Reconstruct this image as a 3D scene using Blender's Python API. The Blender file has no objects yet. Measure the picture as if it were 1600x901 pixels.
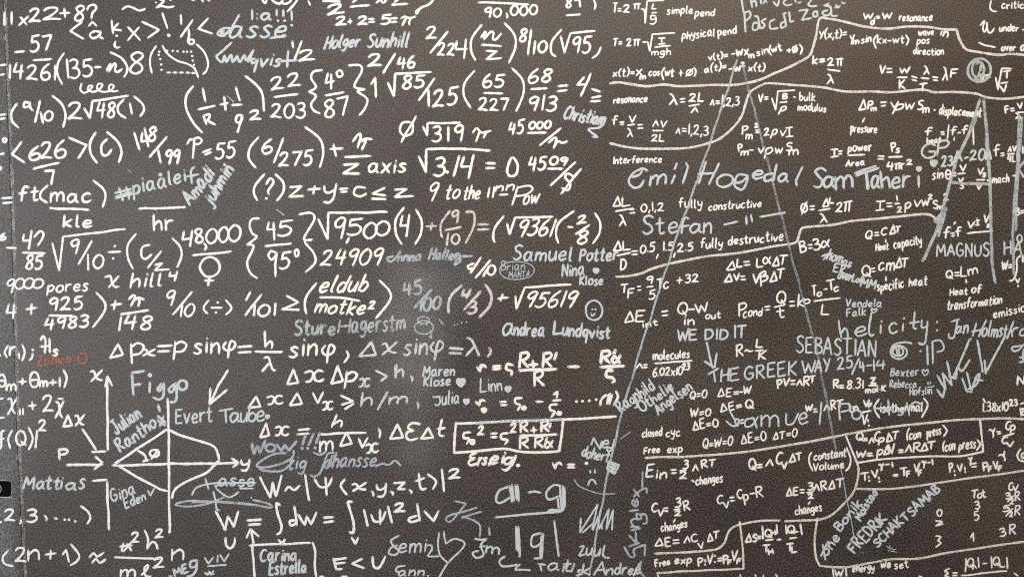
import bpy, math, random
from mathutils import Vector
random.seed(7)
S = bpy.context.scene
C = S.collection
PX = 0.002            # one photograph pixel on the board is 2 mm
ZC = 1.45             # height of the picture's centre above the floor

# ---------------------------------------------------------------- camera, world, lamps
cam = bpy.data.cameras.new('camera'); cam.lens = 45.0; cam.sensor_width = 36.0; cam.clip_end = 100
co = bpy.data.objects.new('camera', cam); C.objects.link(co)
co.location = (0, -4.0, ZC); co.rotation_euler = (math.radians(90), 0, 0)
S.camera = co
S.cycles.pixel_filter_type = 'BLACKMAN_HARRIS'; S.cycles.filter_width = 1.1
S.cycles.use_denoising = False      # the cloth's own grain must survive

W = bpy.data.worlds.new('World'); S.world = W; W.use_nodes = True
W.node_tree.nodes['Background'].inputs[0].default_value = (0.95, 0.97, 1.0, 1)
W.node_tree.nodes['Background'].inputs[1].default_value = 0.21

def area(name, loc, target, sx, sy, power, col):
    l = bpy.data.lights.new(name, 'AREA'); l.shape = 'RECTANGLE'; l.size = sx; l.size_y = sy
    l.energy = power; l.color = col
    o = bpy.data.objects.new(name, l); C.objects.link(o); o.location = loc
    o.rotation_euler = (Vector(target) - Vector(loc)).to_track_quat('-Z', 'Y').to_euler()
    return o
# ceiling panels above and in front of the board: their broad sheen lies over its upper half
area('ceiling_lamp', (0.0, -3.1, ZC + 2.25), (0, 0, ZC + 0.2), 2.2, 0.7, 80, (1.0, 0.955, 0.92))
area('warm_lamp', (1.7, -2.9, ZC + 2.2), (1.2, 0, ZC + 0.1), 1.0, 0.7, 52, (1.0, 0.75, 0.48))
area('fill_light', (-2.7, -4.0, ZC + 0.1), (-0.5, 0, ZC - 0.2), 2.0, 1.8, 112, (0.95, 0.97, 1.0))  # unseen soft fill from the left, added to brighten the white writing

S.view_settings.view_transform = 'Standard'; S.view_settings.look = 'None'
S.view_settings.exposure = 0.0; S.view_settings.gamma = 1.0

# ---------------------------------------------------------------- materials
def nodes(name):
    m = bpy.data.materials.new(name); m.use_nodes = True
    nt = m.node_tree; nt.nodes.clear()
    return m, nt.nodes, nt.links
def N(ns, t, **kw):
    n = ns.new(t)
    for k, v in kw.items():
        if k.startswith('i_'):
            n.inputs[k[2:].replace('_', ' ')].default_value = v
        else:
            setattr(n, k, v)
    return n
def math_n(ns, ls, op, a, b, clamp=False):
    n = ns.new('ShaderNodeMath'); n.operation = op; n.use_clamp = clamp
    for i, v in enumerate((a, b)):
        if v is None: continue
        if isinstance(v, (int, float)): n.inputs[i].default_value = v
        else: ls.new(v, n.inputs[i])
    return n.outputs[0]
def ramp(ns, ls, fac, stops):
    r = ns.new('ShaderNodeValToRGB'); e = r.color_ramp.elements
    e[0].position, e[0].color = stops[0][0], stops[0][1]
    e[1].position, e[1].color = stops[-1][0], stops[-1][1]
    for p, c in stops[1:-1]:
        x = e.new(p); x.color = c
    ls.new(fac, r.inputs[0]); return r.outputs[0]
def g(v): return (v, v, v, 1)

def weave(ns, ls):
    """cloth grain 0..1 in metres on the wall: two twill directions broken up by noise"""
    tc = N(ns, 'ShaderNodeNewGeometry')
    pos = tc.outputs['Position']
    n1 = N(ns, 'ShaderNodeTexNoise'); n1.inputs['Scale'].default_value = 470; n1.inputs['Detail'].default_value = 1.0; n1.inputs['Roughness'].default_value = 0.5
    ls.new(pos, n1.inputs['Vector'])
    mp = N(ns, 'ShaderNodeMapping'); mp.inputs['Rotation'].default_value = (0, math.radians(38), 0); mp.inputs['Scale'].default_value = (1, 1, 0.6)
    ls.new(pos, mp.inputs['Vector'])
    n2 = N(ns, 'ShaderNodeTexNoise'); n2.inputs['Scale'].default_value = 330; n2.inputs['Detail'].default_value = 1.0
    ls.new(mp.outputs[0], n2.inputs['Vector'])
    a = math_n(ns, ls, 'MULTIPLY', n1.outputs['Fac'], 0.62)
    b = math_n(ns, ls, 'MULTIPLY', n2.outputs['Fac'], 0.38)
    return math_n(ns, ls, 'ADD', a, b), pos

def cloth_mat(name, lo, mid, hi, worn=False):
    m, ns, ls = nodes(name)
    wv, pos = weave(ns, ls)
    big = N(ns, 'ShaderNodeTexNoise'); big.inputs['Scale'].default_value = 2.2; big.inputs['Detail'].default_value = 5
    ls.new(pos, big.inputs['Vector'])
    mot = math_n(ns, ls, 'MULTIPLY', math_n(ns, ls, 'SUBTRACT', big.outputs['Fac'], 0.5), 0.10)
    v = math_n(ns, ls, 'ADD', wv, mot)
    col = ramp(ns, ls, v, [(0.42, lo), (0.5, mid), (0.58, hi)])
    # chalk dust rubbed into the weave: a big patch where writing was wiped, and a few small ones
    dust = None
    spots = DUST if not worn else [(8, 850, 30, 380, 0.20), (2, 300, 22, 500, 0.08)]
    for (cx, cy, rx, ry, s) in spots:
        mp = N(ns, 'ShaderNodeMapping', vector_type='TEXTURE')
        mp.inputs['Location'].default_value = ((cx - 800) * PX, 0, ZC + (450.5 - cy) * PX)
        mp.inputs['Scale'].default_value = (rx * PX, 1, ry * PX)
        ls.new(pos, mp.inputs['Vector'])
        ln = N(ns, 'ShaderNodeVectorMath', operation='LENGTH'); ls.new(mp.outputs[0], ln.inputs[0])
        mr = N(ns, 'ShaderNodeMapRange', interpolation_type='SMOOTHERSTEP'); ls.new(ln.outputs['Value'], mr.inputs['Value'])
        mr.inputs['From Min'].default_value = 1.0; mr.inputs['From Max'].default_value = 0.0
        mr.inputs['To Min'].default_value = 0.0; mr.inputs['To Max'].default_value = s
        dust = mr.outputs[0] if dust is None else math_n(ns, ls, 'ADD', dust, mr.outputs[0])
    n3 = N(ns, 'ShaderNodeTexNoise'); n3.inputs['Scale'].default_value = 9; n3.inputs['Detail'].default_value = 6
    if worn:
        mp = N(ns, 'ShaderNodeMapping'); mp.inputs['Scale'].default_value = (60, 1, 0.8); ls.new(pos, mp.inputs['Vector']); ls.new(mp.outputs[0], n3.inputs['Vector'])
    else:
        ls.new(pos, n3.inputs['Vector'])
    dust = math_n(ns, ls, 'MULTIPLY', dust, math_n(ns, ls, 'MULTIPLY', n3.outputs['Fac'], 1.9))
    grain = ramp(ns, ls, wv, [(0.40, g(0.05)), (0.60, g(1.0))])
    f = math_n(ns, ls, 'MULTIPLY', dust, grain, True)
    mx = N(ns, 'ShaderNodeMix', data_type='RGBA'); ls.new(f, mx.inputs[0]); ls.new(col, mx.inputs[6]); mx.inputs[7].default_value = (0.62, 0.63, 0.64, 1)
    # sparse pale specks of lint and chalk
    vo = N(ns, 'ShaderNodeTexVoronoi'); vo.inputs['Scale'].default_value = 42; ls.new(pos, vo.inputs['Vector'])
    sp = ramp(ns, ls, vo.outputs['Distance'], [(0.03, g(0.5)), (0.07, g(0))])
    sel = N(ns, 'ShaderNodeTexNoise'); sel.inputs['Scale'].default_value = 7; ls.new(pos, sel.inputs['Vector'])
    sf = math_n(ns, ls, 'MULTIPLY', sp, ramp(ns, ls, sel.outputs['Fac'], [(0.55, g(0)), (0.7, g(1))]))
    m2 = N(ns, 'ShaderNodeMix', data_type='RGBA'); ls.new(sf, m2.inputs[0]); ls.new(mx.outputs[2], m2.inputs[6]); m2.inputs[7].default_value = (0.5, 0.5, 0.5, 1)
    p = N(ns, 'ShaderNodeBsdfPrincipled'); ls.new(m2.outputs[2], p.inputs['Base Color'])
    p.inputs['Roughness'].default_value = 0.46; p.inputs['Specular IOR Level'].default_value = 0.38
    bu = N(ns, 'ShaderNodeBump'); bu.inputs['Strength'].default_value = 0.28; bu.inputs['Distance'].default_value = 0.0012
    ls.new(wv, bu.inputs['Height']); ls.new(bu.outputs[0], p.inputs['Normal'])
    o = N(ns, 'ShaderNodeOutputMaterial'); ls.new(p.outputs[0], o.inputs[0])
    return m

def chalk_mat(name, col, cover, soft, rough=0.85):
    """cover: share of the cloth's grain that took the chalk; the rest stays bare"""
    m, ns, ls = nodes(name)
    wv, pos = weave(ns, ls)
    n3 = N(ns, 'ShaderNodeTexNoise'); n3.inputs['Scale'].default_value = 26; n3.inputs['Detail'].default_value = 4; ls.new(pos, n3.inputs['Vector'])
    v = math_n(ns, ls, 'ADD', wv, math_n(ns, ls, 'MULTIPLY', math_n(ns, ls, 'SUBTRACT', n3.outputs['Fac'], 0.5), 0.35))
    t = 0.72 - 0.44 * cover
    al = ramp(ns, ls, v, [(max(0.0, t - soft), g(0.0 if cover < 0.95 else 0.42)), (t + soft, g(1))])
    var = N(ns, 'ShaderNodeMix', data_type='RGBA'); ls.new(math_n(ns, ls, 'MULTIPLY', n3.outputs['Fac'], 0.5), var.inputs[0])
    var.inputs[6].default_value = (*col, 1); var.inputs[7].default_value = (col[0] * .7, col[1] * .7, col[2] * .7, 1)
    p = N(ns, 'ShaderNodeBsdfPrincipled'); ls.new(var.outputs[2], p.inputs['Base Color']); p.inputs['Roughness'].default_value = rough
    p.inputs['Specular IOR Level'].default_value = 0.25
    tr = N(ns, 'ShaderNodeBsdfTransparent'); mx = N(ns, 'ShaderNodeMixShader')
    ls.new(al, mx.inputs[0]); ls.new(tr.outputs[0], mx.inputs[1]); ls.new(p.outputs[0], mx.inputs[2])
    o = N(ns, 'ShaderNodeOutputMaterial'); ls.new(mx.outputs[0], o.inputs[0])
    return m

# where chalk was wiped: photo pixel x, y, radii, strength
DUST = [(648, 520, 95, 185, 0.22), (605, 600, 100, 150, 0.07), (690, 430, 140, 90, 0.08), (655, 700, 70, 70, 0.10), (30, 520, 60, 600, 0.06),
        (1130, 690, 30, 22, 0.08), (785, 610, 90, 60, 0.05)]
M = {
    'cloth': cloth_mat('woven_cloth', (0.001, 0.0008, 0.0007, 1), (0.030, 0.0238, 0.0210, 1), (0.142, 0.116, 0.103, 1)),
    'worn': cloth_mat('worn_cloth', (0.015, 0.014, 0.014, 1), (0.034, 0.032, 0.032, 1), (0.125, 0.121, 0.118, 1), True),
    'w': chalk_mat('white_paint', (0.88, 0.865, 0.84), 0.96, 0.13, 0.6),
    'g': chalk_mat('rubbed_paint', (0.72, 0.71, 0.69), 0.74, 0.14, 0.7),
    'b': chalk_mat('pale_chalk', (0.59, 0.65, 0.675), 0.88, 0.12),
    'f': chalk_mat('faint_chalk', (0.55, 0.605, 0.635), 0.62, 0.14),
    'k': chalk_mat('slate_chalk', (0.46, 0.51, 0.57), 0.74, 0.14),
    'r': chalk_mat('red_chalk', (0.44, 0.18, 0.14), 0.60, 0.10),
    'd': chalk_mat('chalky_white', (0.82, 0.785, 0.74), 0.74, 0.15, 0.8),
    'v': chalk_mat('dusty_chalk', (0.48, 0.52, 0.545), 0.42, 0.14),
    't': chalk_mat('loose_thread', (0.6, 0.6, 0.6), 0.36, 0.10),
}
def plain(name, col, rough):
    m, ns, ls = nodes(name)
    n = N(ns, 'ShaderNodeTexNoise'); n.inputs['Scale'].default_value = 120
    c = ramp(ns, ls, n.outputs['Fac'], [(0.3, (col[0] * .6, col[1] * .6, col[2] * .6, 1)), (0.7, (*col, 1))])
    p = N(ns, 'ShaderNodeBsdfPrincipled'); ls.new(c, p.inputs['Base Color']); p.inputs['Roughness'].default_value = rough; p.inputs['Specular IOR Level'].default_value = 0.1
    o = N(ns, 'ShaderNodeOutputMaterial'); ls.new(p.outputs[0], o.inputs[0]); return m
M['black'] = plain('black_plastic', (0.004, 0.004, 0.004), 0.95)
M['torn'] = plain('torn_paper', (0.55, 0.55, 0.54), 0.9)

# ---------------------------------------------------------------- mesh helpers
def wx(px): return (px - 800) * PX
def wz(py): return ZC + (450.5 - py) * PX
def link(name, verts, faces, mat, parent=None, label=None, smooth=False):
    me = bpy.data.meshes.new(name); me.from_pydata(verts, [], faces); me.update()
    if mat: me.materials.append(mat)
    if smooth:
        me.polygons.foreach_set('use_smooth', [True] * len(me.polygons))
    o = bpy.data.objects.new(name, me); C.objects.link(o)
    if parent: o.parent = parent
    if label: o['label'] = label
    return o
def thing(name, label, cat, loc):
    o = bpy.data.objects.new(name, None); C.objects.link(o); o.location = loc
    o['label'] = label; o['category'] = cat; o.empty_display_size = 0.1
    return o

NS = [random.uniform(-1, 1) for _ in range(4096)]
def vnoise(x):
    i = math.floor(x); f = x - i; f = f * f * (3 - 2 * f)
    return NS[i % 4096] * (1 - f) + NS[(i + 1) % 4096] * f

def catmull(p, closed=False):
    if len(p) < 3: return list(p)
    out = []; n = len(p)
    rng = n if closed else n - 1
    for i in range(rng):
        if closed: a, b, c, d = p[(i - 1) % n], p[i], p[(i + 1) % n], p[(i + 2) % n]
        else: a, b, c, d = p[max(i - 1, 0)], p[i], p[i + 1], p[min(i + 2, n - 1)]
        L = math.dist(b, c); k = max(2, min(14, int(L / 2.0)))
        for j in range(k):
            t = j / k; t2 = t * t; t3 = t2 * t
            out.append(tuple(0.5 * (2 * b[q] + (c[q] - a[q]) * t + (2 * a[q] - 5 * b[q] + 4 * c[q] - d[q]) * t2 + (3 * b[q] - a[q] - 3 * c[q] + d[q]) * t3) for q in (0, 1)))
    out.append(p[0] if closed else p[-1])
    return out

class Ink:
    """collects handwritten strokes (photo pixels on the board) and builds them as beads of paint or chalk"""
    cnt = 0
    def __init__(self, lift): self.v = []; self.f = []; self.lift = lift
    def bead(self, pts, w, wob=0.16):
        # resample
        step = max(0.9, w * 0.33)
        q = [pts[0]]; acc = 0.0
        for a, b in zip(pts, pts[1:]):
            L = math.dist(a, b)
            if L < 1e-6: continue
            while acc + L >= step:
                t = (step - acc) / L
                a = (a[0] + (b[0] - a[0]) * t, a[1] + (b[1] - a[1]) * t)
                q.append(a); L = math.dist(a, b); acc = 0.0
                if L < 1e-6: break
            acc += L
        if math.dist(q[-1], pts[-1]) > step * 0.3 or len(q) == 1: q.append(pts[-1])
        if math.dist(q[0], q[-1]) < 1e-5 and len(q) == 2: q[1] = (q[0][0] + 0.4, q[0][1])
        n = len(q); Ink.cnt += 1
        y0 = -self.lift - (Ink.cnt % 45) * 1.3e-5
        ph = random.uniform(0, 3000); t0 = random.uniform(.78, 1.0); t1 = random.uniform(.6, .95)
        base = len(self.v); ring = []
        for i, p in enumerate(q):
            a = q[max(i - 1, 0)]; b = q[min(i + 1, n - 1)]
            dx, dy = b[0] - a[0], b[1] - a[1]; L = math.hypot(dx, dy) or 1
            nx, ny = -dy / L, dx / L
            h = w / 2 * (1 + wob * vnoise(ph + i * 0.35)) 
            if n > 6: h *= min(1.0, min(t0 + .1 * i, t1 + .1 * (n - 1 - i)))
            if i == 0: r0 = h
            r1 = h
            hl = h * (1 + random.uniform(-.05, .05)); hr = h * (1 + random.uniform(-.05, .05))
            k = len(self.v)
            for (s, yy) in ((hl, y0), (0, y0 - 0.0007), (-hr, y0)):
                self.v.append((wx(p[0] + nx * s), yy, wz(p[1] + ny * s)))
            ring.append(k)
        for a, b in zip(ring, ring[1:]):
            self.f += [(a, a + 1, b + 1, b), (a + 1, a + 2, b + 2, b + 1)]
        for end in (0, n - 1):                      # round ends
            a = q[end]; o = q[1] if end == 0 else q[n - 2]
            dx, dy = a[0] - o[0], a[1] - o[1]; L = math.hypot(dx, dy) or 1
            ux, uy = dx / L, dy / L; nx, ny = -uy, ux
            k = ring[end]; r = r0 if end == 0 else r1
            l, c, rr = k, k + 1, k + 2
            if end == 0: l, rr = rr, l          # keep the fan on the outer side
            prev = l
            for j in range(1, 5):
                t = math.pi * j / 5
                ca, sa = math.cos(t), math.sin(t)
                self.v.append((wx(a[0] + nx * r * ca + ux * r * sa), y0, wz(a[1] + ny * r * ca + uy * r * sa)))
                idx = len(self.v) - 1; self.f.append((c, prev, idx)); prev = idx
            self.f.append((c, prev, rr))
    def disc(self, x, y, r):
        Ink.cnt += 1; y0 = -self.lift - (Ink.cnt % 45) * 1.3e-5; k = len(self.v)
        self.v.append((wx(x), y0 - 0.0005, wz(y)))
        ph = random.uniform(0, 900)
        for i in range(14):
            t = 2 * math.pi * i / 14; q = r * (1 + .13 * vnoise(ph + i * .8))
            self.v.append((wx(x + q * math.cos(t)), y0, wz(y + q * math.sin(t) * .94)))
        self.f += [(k, k + 1 + (i + 1) % 14, k + 1 + i) for i in range(14)]
    def smooth(self, pts, w): 
        if len(pts) > 2 and math.dist(pts[0], pts[-1]) < 0.5: self.bead(catmull(pts[:-1], True), w)
        else: self.bead(catmull(pts), w)
    def straight(self, pts, w):
        """hand-drawn straight runs; sharp turns start a new bead"""
        run = []
        ph = random.uniform(0, 3000)
        for i, p in enumerate(pts):
            if run:
                a = run[-1]; L = math.dist(a, p); k = max(1, int(L / 9))
                nx, ny = (-(p[1] - a[1]) / (L or 1), (p[0] - a[0]) / (L or 1))
                amp = min(0.9, L * 0.012)
                for j in range(1, k):
                    t = j / k; d = vnoise(ph + t * L / 22) * amp
                    run.append((a[0] + (p[0] - a[0]) * t + nx * d, a[1] + (p[1] - a[1]) * t + ny * d))
            run.append(p)
            if 0 < i < len(pts) - 1:
                a, c = pts[i - 1], pts[i + 1]
                v1 = (p[0] - a[0], p[1] - a[1]); v2 = (c[0] - p[0], c[1] - p[1])
                d = (v1[0] * v2[0] + v1[1] * v2[1]) / ((math.hypot(*v1) * math.hypot(*v2)) or 1)
                if d < 0.8:
                    self.bead(run, w); run = [p]
        if len(run) > 1: self.bead(run, w)
        elif len(run) == 1 and len(pts) == 1: self.bead([run[0], (run[0][0] + .5, run[0][1])], w)

# ---------------------------------------------------------------- a handwriting: pen strokes per character, cap height 10; "-" starts a straight stroke
FONT_SRC = '''
0 3,10 .6,7.4 .3,3 2.4,0 4.8,2 5.2,7 3,10
1 -1,10 1.3,0
2 .3,7.8 1.5,9.7 3.8,9.7 4.3,7.6 2.6,3.6 .2,.4|-.2,.4 2.4,.9 5.6,.3
3 .6,9.2 2.8,10 4.4,8.4 3.4,6 1.8,5.4|1.8,5.4 4.3,4.8 4.8,2 2.8,0 .2,.9
4 -1.6,9.8 .3,4.4 5.2,4.8|-4.2,8.8 3.8,0
5 -1.2,9.7 .9,5.8|.9,5.8 3,6.4 4.7,4 4,1 1.8,0 .2,1|-1.2,9.7 5,10
6 3.6,10 1.2,7 .3,3 1.5,.2 4,.8 4.6,3.4 3,5 .8,3.6
7 -.2,9.5 5,9.8 2.2,0
8 4.6,8.6 2.8,10 .9,8.4 1.8,6.2 4,4 4.4,1.4 2.4,0 .6,1.6 1.6,4.4 4,6.8 4.6,8.6
9 4.6,8.8 2.6,10 .5,8 1.2,5.6 3.4,6 4.6,8.8|-4.6,9 4.2,4.5 3.6,0
A -0,0 3,10 5.6,0|-1,3.6 4.8,3.8
B -.5,0 .5,10|.5,10 3.8,9.6 4,7 .6,5.4|.6,5.4 4.4,4.6 4.4,1.2 .5,0
C 5,8.8 3,10 .8,7.5 .4,3 2.4,0 5.2,1.4
D -.5,0 .5,10|.5,10 4,8.8 5.2,5 3.8,1.2 .5,0
E -4.8,10 .6,9.8 .4,0 4.8,.2|-.5,5.2 4,5.4
F -.5,0 .6,9.8 5,10|-.6,5.2 4,5.4
G 5,8.6 3,10 .8,7.5 .4,3 2.4,0 5,1.4 5.2,4.4|-2.8,4.4 5.4,4.6
H -.5,10 .3,0|-5,10 5,0|-.4,5 5,5.3
I -1,10 1,0
J -1.5,9.8 5.5,10|3.8,10 4,3 2.6,0 .6,1 .4,2.6
K -.5,10 .4,0|-4.8,10 .6,4.6 5,0
L -.6,10 .5,.2 4.8,.2
M -.2,0 1,10 3.4,3.5 6,10 6.8,0
N -.4,0 .6,10 5,0 5.2,10
O 3.2,10 .6,7.6 .4,2.6 3,0 5.8,2.4 5.8,7.4 3.2,10
P -.5,10 .7,0|.5,9.4 3.4,10 4.8,7.8 3.4,5.2 .7,4.8
Q 3,10 .6,7.6 .4,3 2.8,.6 5.4,2.6 5.4,7.6 3,10|-3,3.2 5.6,-.8
R -.5,10 .7,0|.3,9.4 3.6,10 4.6,7.8 3.2,5.6 .7,5|-1.6,5 5.2,0
S 4.8,8.8 3,10 .8,8.6 1.4,6.2 3.8,4.6 4.6,2 2.4,0 .3,1.2
T -0,9.7 6,10|-3,9.8 2.8,0
U .5,10 .6,3 2.6,0 4.8,2.4 5.2,10
V -.2,10 2.6,0 5.4,10
W -.2,10 1.8,0 3.8,7.6 5.6,0 8,10
X -.3,10 5,0|-5,10 .2,0
Y -.3,10 2.6,5|-5.2,10 2,0
Z -.4,9.6 5,9.8 .3,.3 5.4,.3
a 4.2,5.6 1.8,6 .4,3 1.6,.2 3.6,1.8 4.3,5.4|-4.3,5.8 4.2,1.4 5.4,.2
b -.6,10 .5,.4|.5,3.4 2.4,5.8 4.4,3.6 3,.2 .5,.8
c 4.2,5 2.6,6 .5,3.8 1,.6 2.8,0 4.6,1.2
d 4.2,5 2,6 .4,3 1.6,.2 3.6,1.2 4.3,4.4|-4.6,10 4.3,0
e .5,2.9 3.9,3.6 3.6,5.8 1.8,5.8 .4,3 1.6,.2 4.6,1.2
f 4.4,9.2 3,10 1.9,8 1.7,0|-.2,5.4 4,5.8
g 4.2,5.4 2,6 .5,3.6 1.8,1 3.8,2.6 4.3,5.6|-4.3,5.8 4.1,-1|4.1,-1 2.6,-3.4 .3,-2.4
h -.6,10 .5,0|.5,3 2.6,6 4,4.6 4.2,0
i -1,6 1,.2|-1.1,8.6 1.2,8.3
j -2.2,6 2,-1.4|2,-1.4 1,-3.4 -.6,-2.6|-2.3,8.6 2.4,8.3
k -.6,10 .5,0|-4,6.4 .7,2.8 4.4,0
l .9,10 .7,4 .9,.6 1.9,.2
m -.4,6 .4,0|.4,3.4 2,6 3.2,4.6 3.2,0|3.2,3.4 4.8,6 6.2,4.6 6.4,0
n -.4,6 .5,0|.5,3.4 2.6,6 4,4.4 4.2,0
o 2.4,6 .5,4 .7,1 2.6,0 4.6,2 4.4,5 2.4,6
p -.6,6 .4,-3.6|.5,4.4 2.6,6 4.4,4 3.2,.8 .6,.6
q 4.2,5.4 2,6 .5,3.6 1.8,1 3.8,2.6 4.3,5.6|-4.3,5.8 4.1,-3.6
r -.4,6 .6,0|.6,3.4 2,5.6 3.8,5.6
s 3.8,5.2 2.2,6 .8,4.8 2.2,3.2 3.6,1.6 2,0 .2,.8
t -1.8,9.2 1.7,1|1.7,1 2.4,0 3.8,.6|-.1,6 3.8,6.3
u .4,6 .5,1.6 1.8,0 3.6,1.8 4.2,6|-4.2,6 4.4,0
v -.2,6 2.2,0 4.4,6
w -.2,6 1.6,.2 3.2,4.8 4.8,.2 6.6,6
x -.3,6 4.2,0|-4.2,6 .2,0
y .4,6 .7,3 2.2,2 4,3.4|-4.4,6 3.8,-1|3.8,-1 2.4,-3.4 .4,-2.6
z -.4,5.8 4.2,5.9 .3,.3 4.6,.3
å 4.2,5.6 1.8,6 .4,3 1.6,.2 3.6,1.8 4.3,5.4|-4.3,5.8 4.2,1.4 5.4,.2|2.4,9.6 1.7,8.8 2.4,8 3.1,8.8 2.4,9.6
é .5,2.9 3.9,3.6 3.6,5.8 1.8,5.8 .4,3 1.6,.2 4.6,1.2|-2,7.4 3.6,9.6
ö 2.4,6 .5,4 .7,1 2.6,0 4.6,2 4.4,5 2.4,6|-1.4,8.4 1.5,8.1|-3.4,8.4 3.5,8.1
χ .2,5.6 1.4,6 2.6,1.4 4.6,0|-4.6,6 .4,0
ξ .3,5.2 1.6,6 2.4,4.4 1.8,.6 .6,.2|4.8,5.4 3.6,6 2.7,4 3,.8 4.2,.1 5,1
Δ -3.2,10 .2,.2|-3.2,10 5.8,.8 .2,.2
π .2,6.2 1.6,7.6 3.2,6.6 5.4,6.8 6.6,7.8|-2.6,6.8 1.2,.2|4.6,6.8 4.2,2.4 4.6,.4
Π -0,9.4 6.4,9.8|-1.6,9.6 1.4,0|-4.6,9.6 4.6,0
λ -.3,10 1.6,9.2 4.8,0|-2.9,5.4 .2,0
φ 1.4,6 .3,3.6 1.6,1 4,1.6 4.8,4.6 3.4,6.4 2.6,4 2.2,-3.4
∅ 2.6,9 .6,6.6 .6,2.6 2.4,.6 4.6,2.6 4.6,6.8 2.6,9|-5,10 .2,-.6
θ 2.6,10 .7,7.4 .6,2.4 2.4,0 4.4,2.6 4.5,7.4 2.6,10|-.7,5 4.4,5.2
α 4.8,6 3.4,2 1.6,.2 .4,2.6 1.6,5.6 3.2,4 5,0
β -1.6,8 .3,-3|1.4,7.6 3.8,9 4.6,7 2.2,4.8|2.2,4.8 4.8,3.8 4,.8 1.2,.6
γ .2,5.6 1.4,6 2.6,3.4 2.4,-1 1.6,-3|-4.8,6 2.6,2
η -.2,0 2.2,6 4.2,0
ρ -1.8,4.6 .2,-3.4|1.4,3.6 2.2,5.8 4.4,5.6 4.4,2.2 2.4,.4 1,1.6
ω .6,6 .4,2 1.6,.2 3,2.6|3,4.4 3.2,1 4.8,.2 6,3 5.6,6
+ -.2,4 6,4.3|-3.2,7.2 3,1
- -.2,4 4,4.2
= -.2,5.2 4.8,5.4|-.3,2.6 4.9,2.8
< -5,8 .3,4.4 5.2,.8
> -.3,8 5,4.4 .3,.8
± -.2,5 5,5.2|-2.6,8 2.6,2.6|-.2,.4 5,.6
( 2.6,11 .8,8 .6,3 2.4,-1.4
) .2,11 2,8 2.2,3 .4,-1.4
/ -4.6,10.6 .2,-1
| -1,10.8 1.1,-1
, -1.2,1.2 .4,-2
. -.6,.5 .8,.3
· -.6,4.2 .8,4
: -.8,5 .9,4.7|-.8,1 .9,.7
! -1,10 1,3|-1,.6 1.1,.3
? .4,8 1.6,9.8 4,9.4 4,7.2 2.2,4.8 2.2,2.8|-2.2,.5 2.3,.2
' -.8,10.4 .4,7.6
" -.6,10 .5,7.6|-2.4,10 2.3,7.6
# -2,9 1.4,0|-4.6,9 4,0|-.2,6.4 6,6.6|-0,2.8 5.6,3
'''
GL = {}
for ln in FONT_SRC.strip('\n').split('\n'):
    ch, body = ln[0], ln[2:]
    st = []
    for s in body.split('|'):
        fl = s.startswith('-') and ',' in s and not s[1:2].isspace()
        # "-" marks straight strokes; every straight stroke in the table is written with it
        s2 = s[1:] if fl else s
        st.append((fl, [tuple(float(c) for c in p.split(',')) for p in s2.split()]))
    GL[ch] = (st, max(p[0] for _, q in st for p in q))

def layout(txt, loose=1.0):
    """pen strokes of a word: list of (straight, points) with x from 0"""
    out = []; x = 0.0
    for ch in txt:
        if ch == '_' or ch == ' ':
            x += 3.2; continue
        st, wd = GL[ch]
        k = 1 + random.uniform(-.07, .07) * loose; dy = random.uniform(-.35, .35) * loose; rot = random.uniform(-.06, .06) * loose
        for fl, pts in st:
            out.append((fl, [(x + (px - py * rot * .3), py * k + dy + px * rot + 0) for px, py in pts]))
        x += wd + 1.5
    return out

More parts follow.
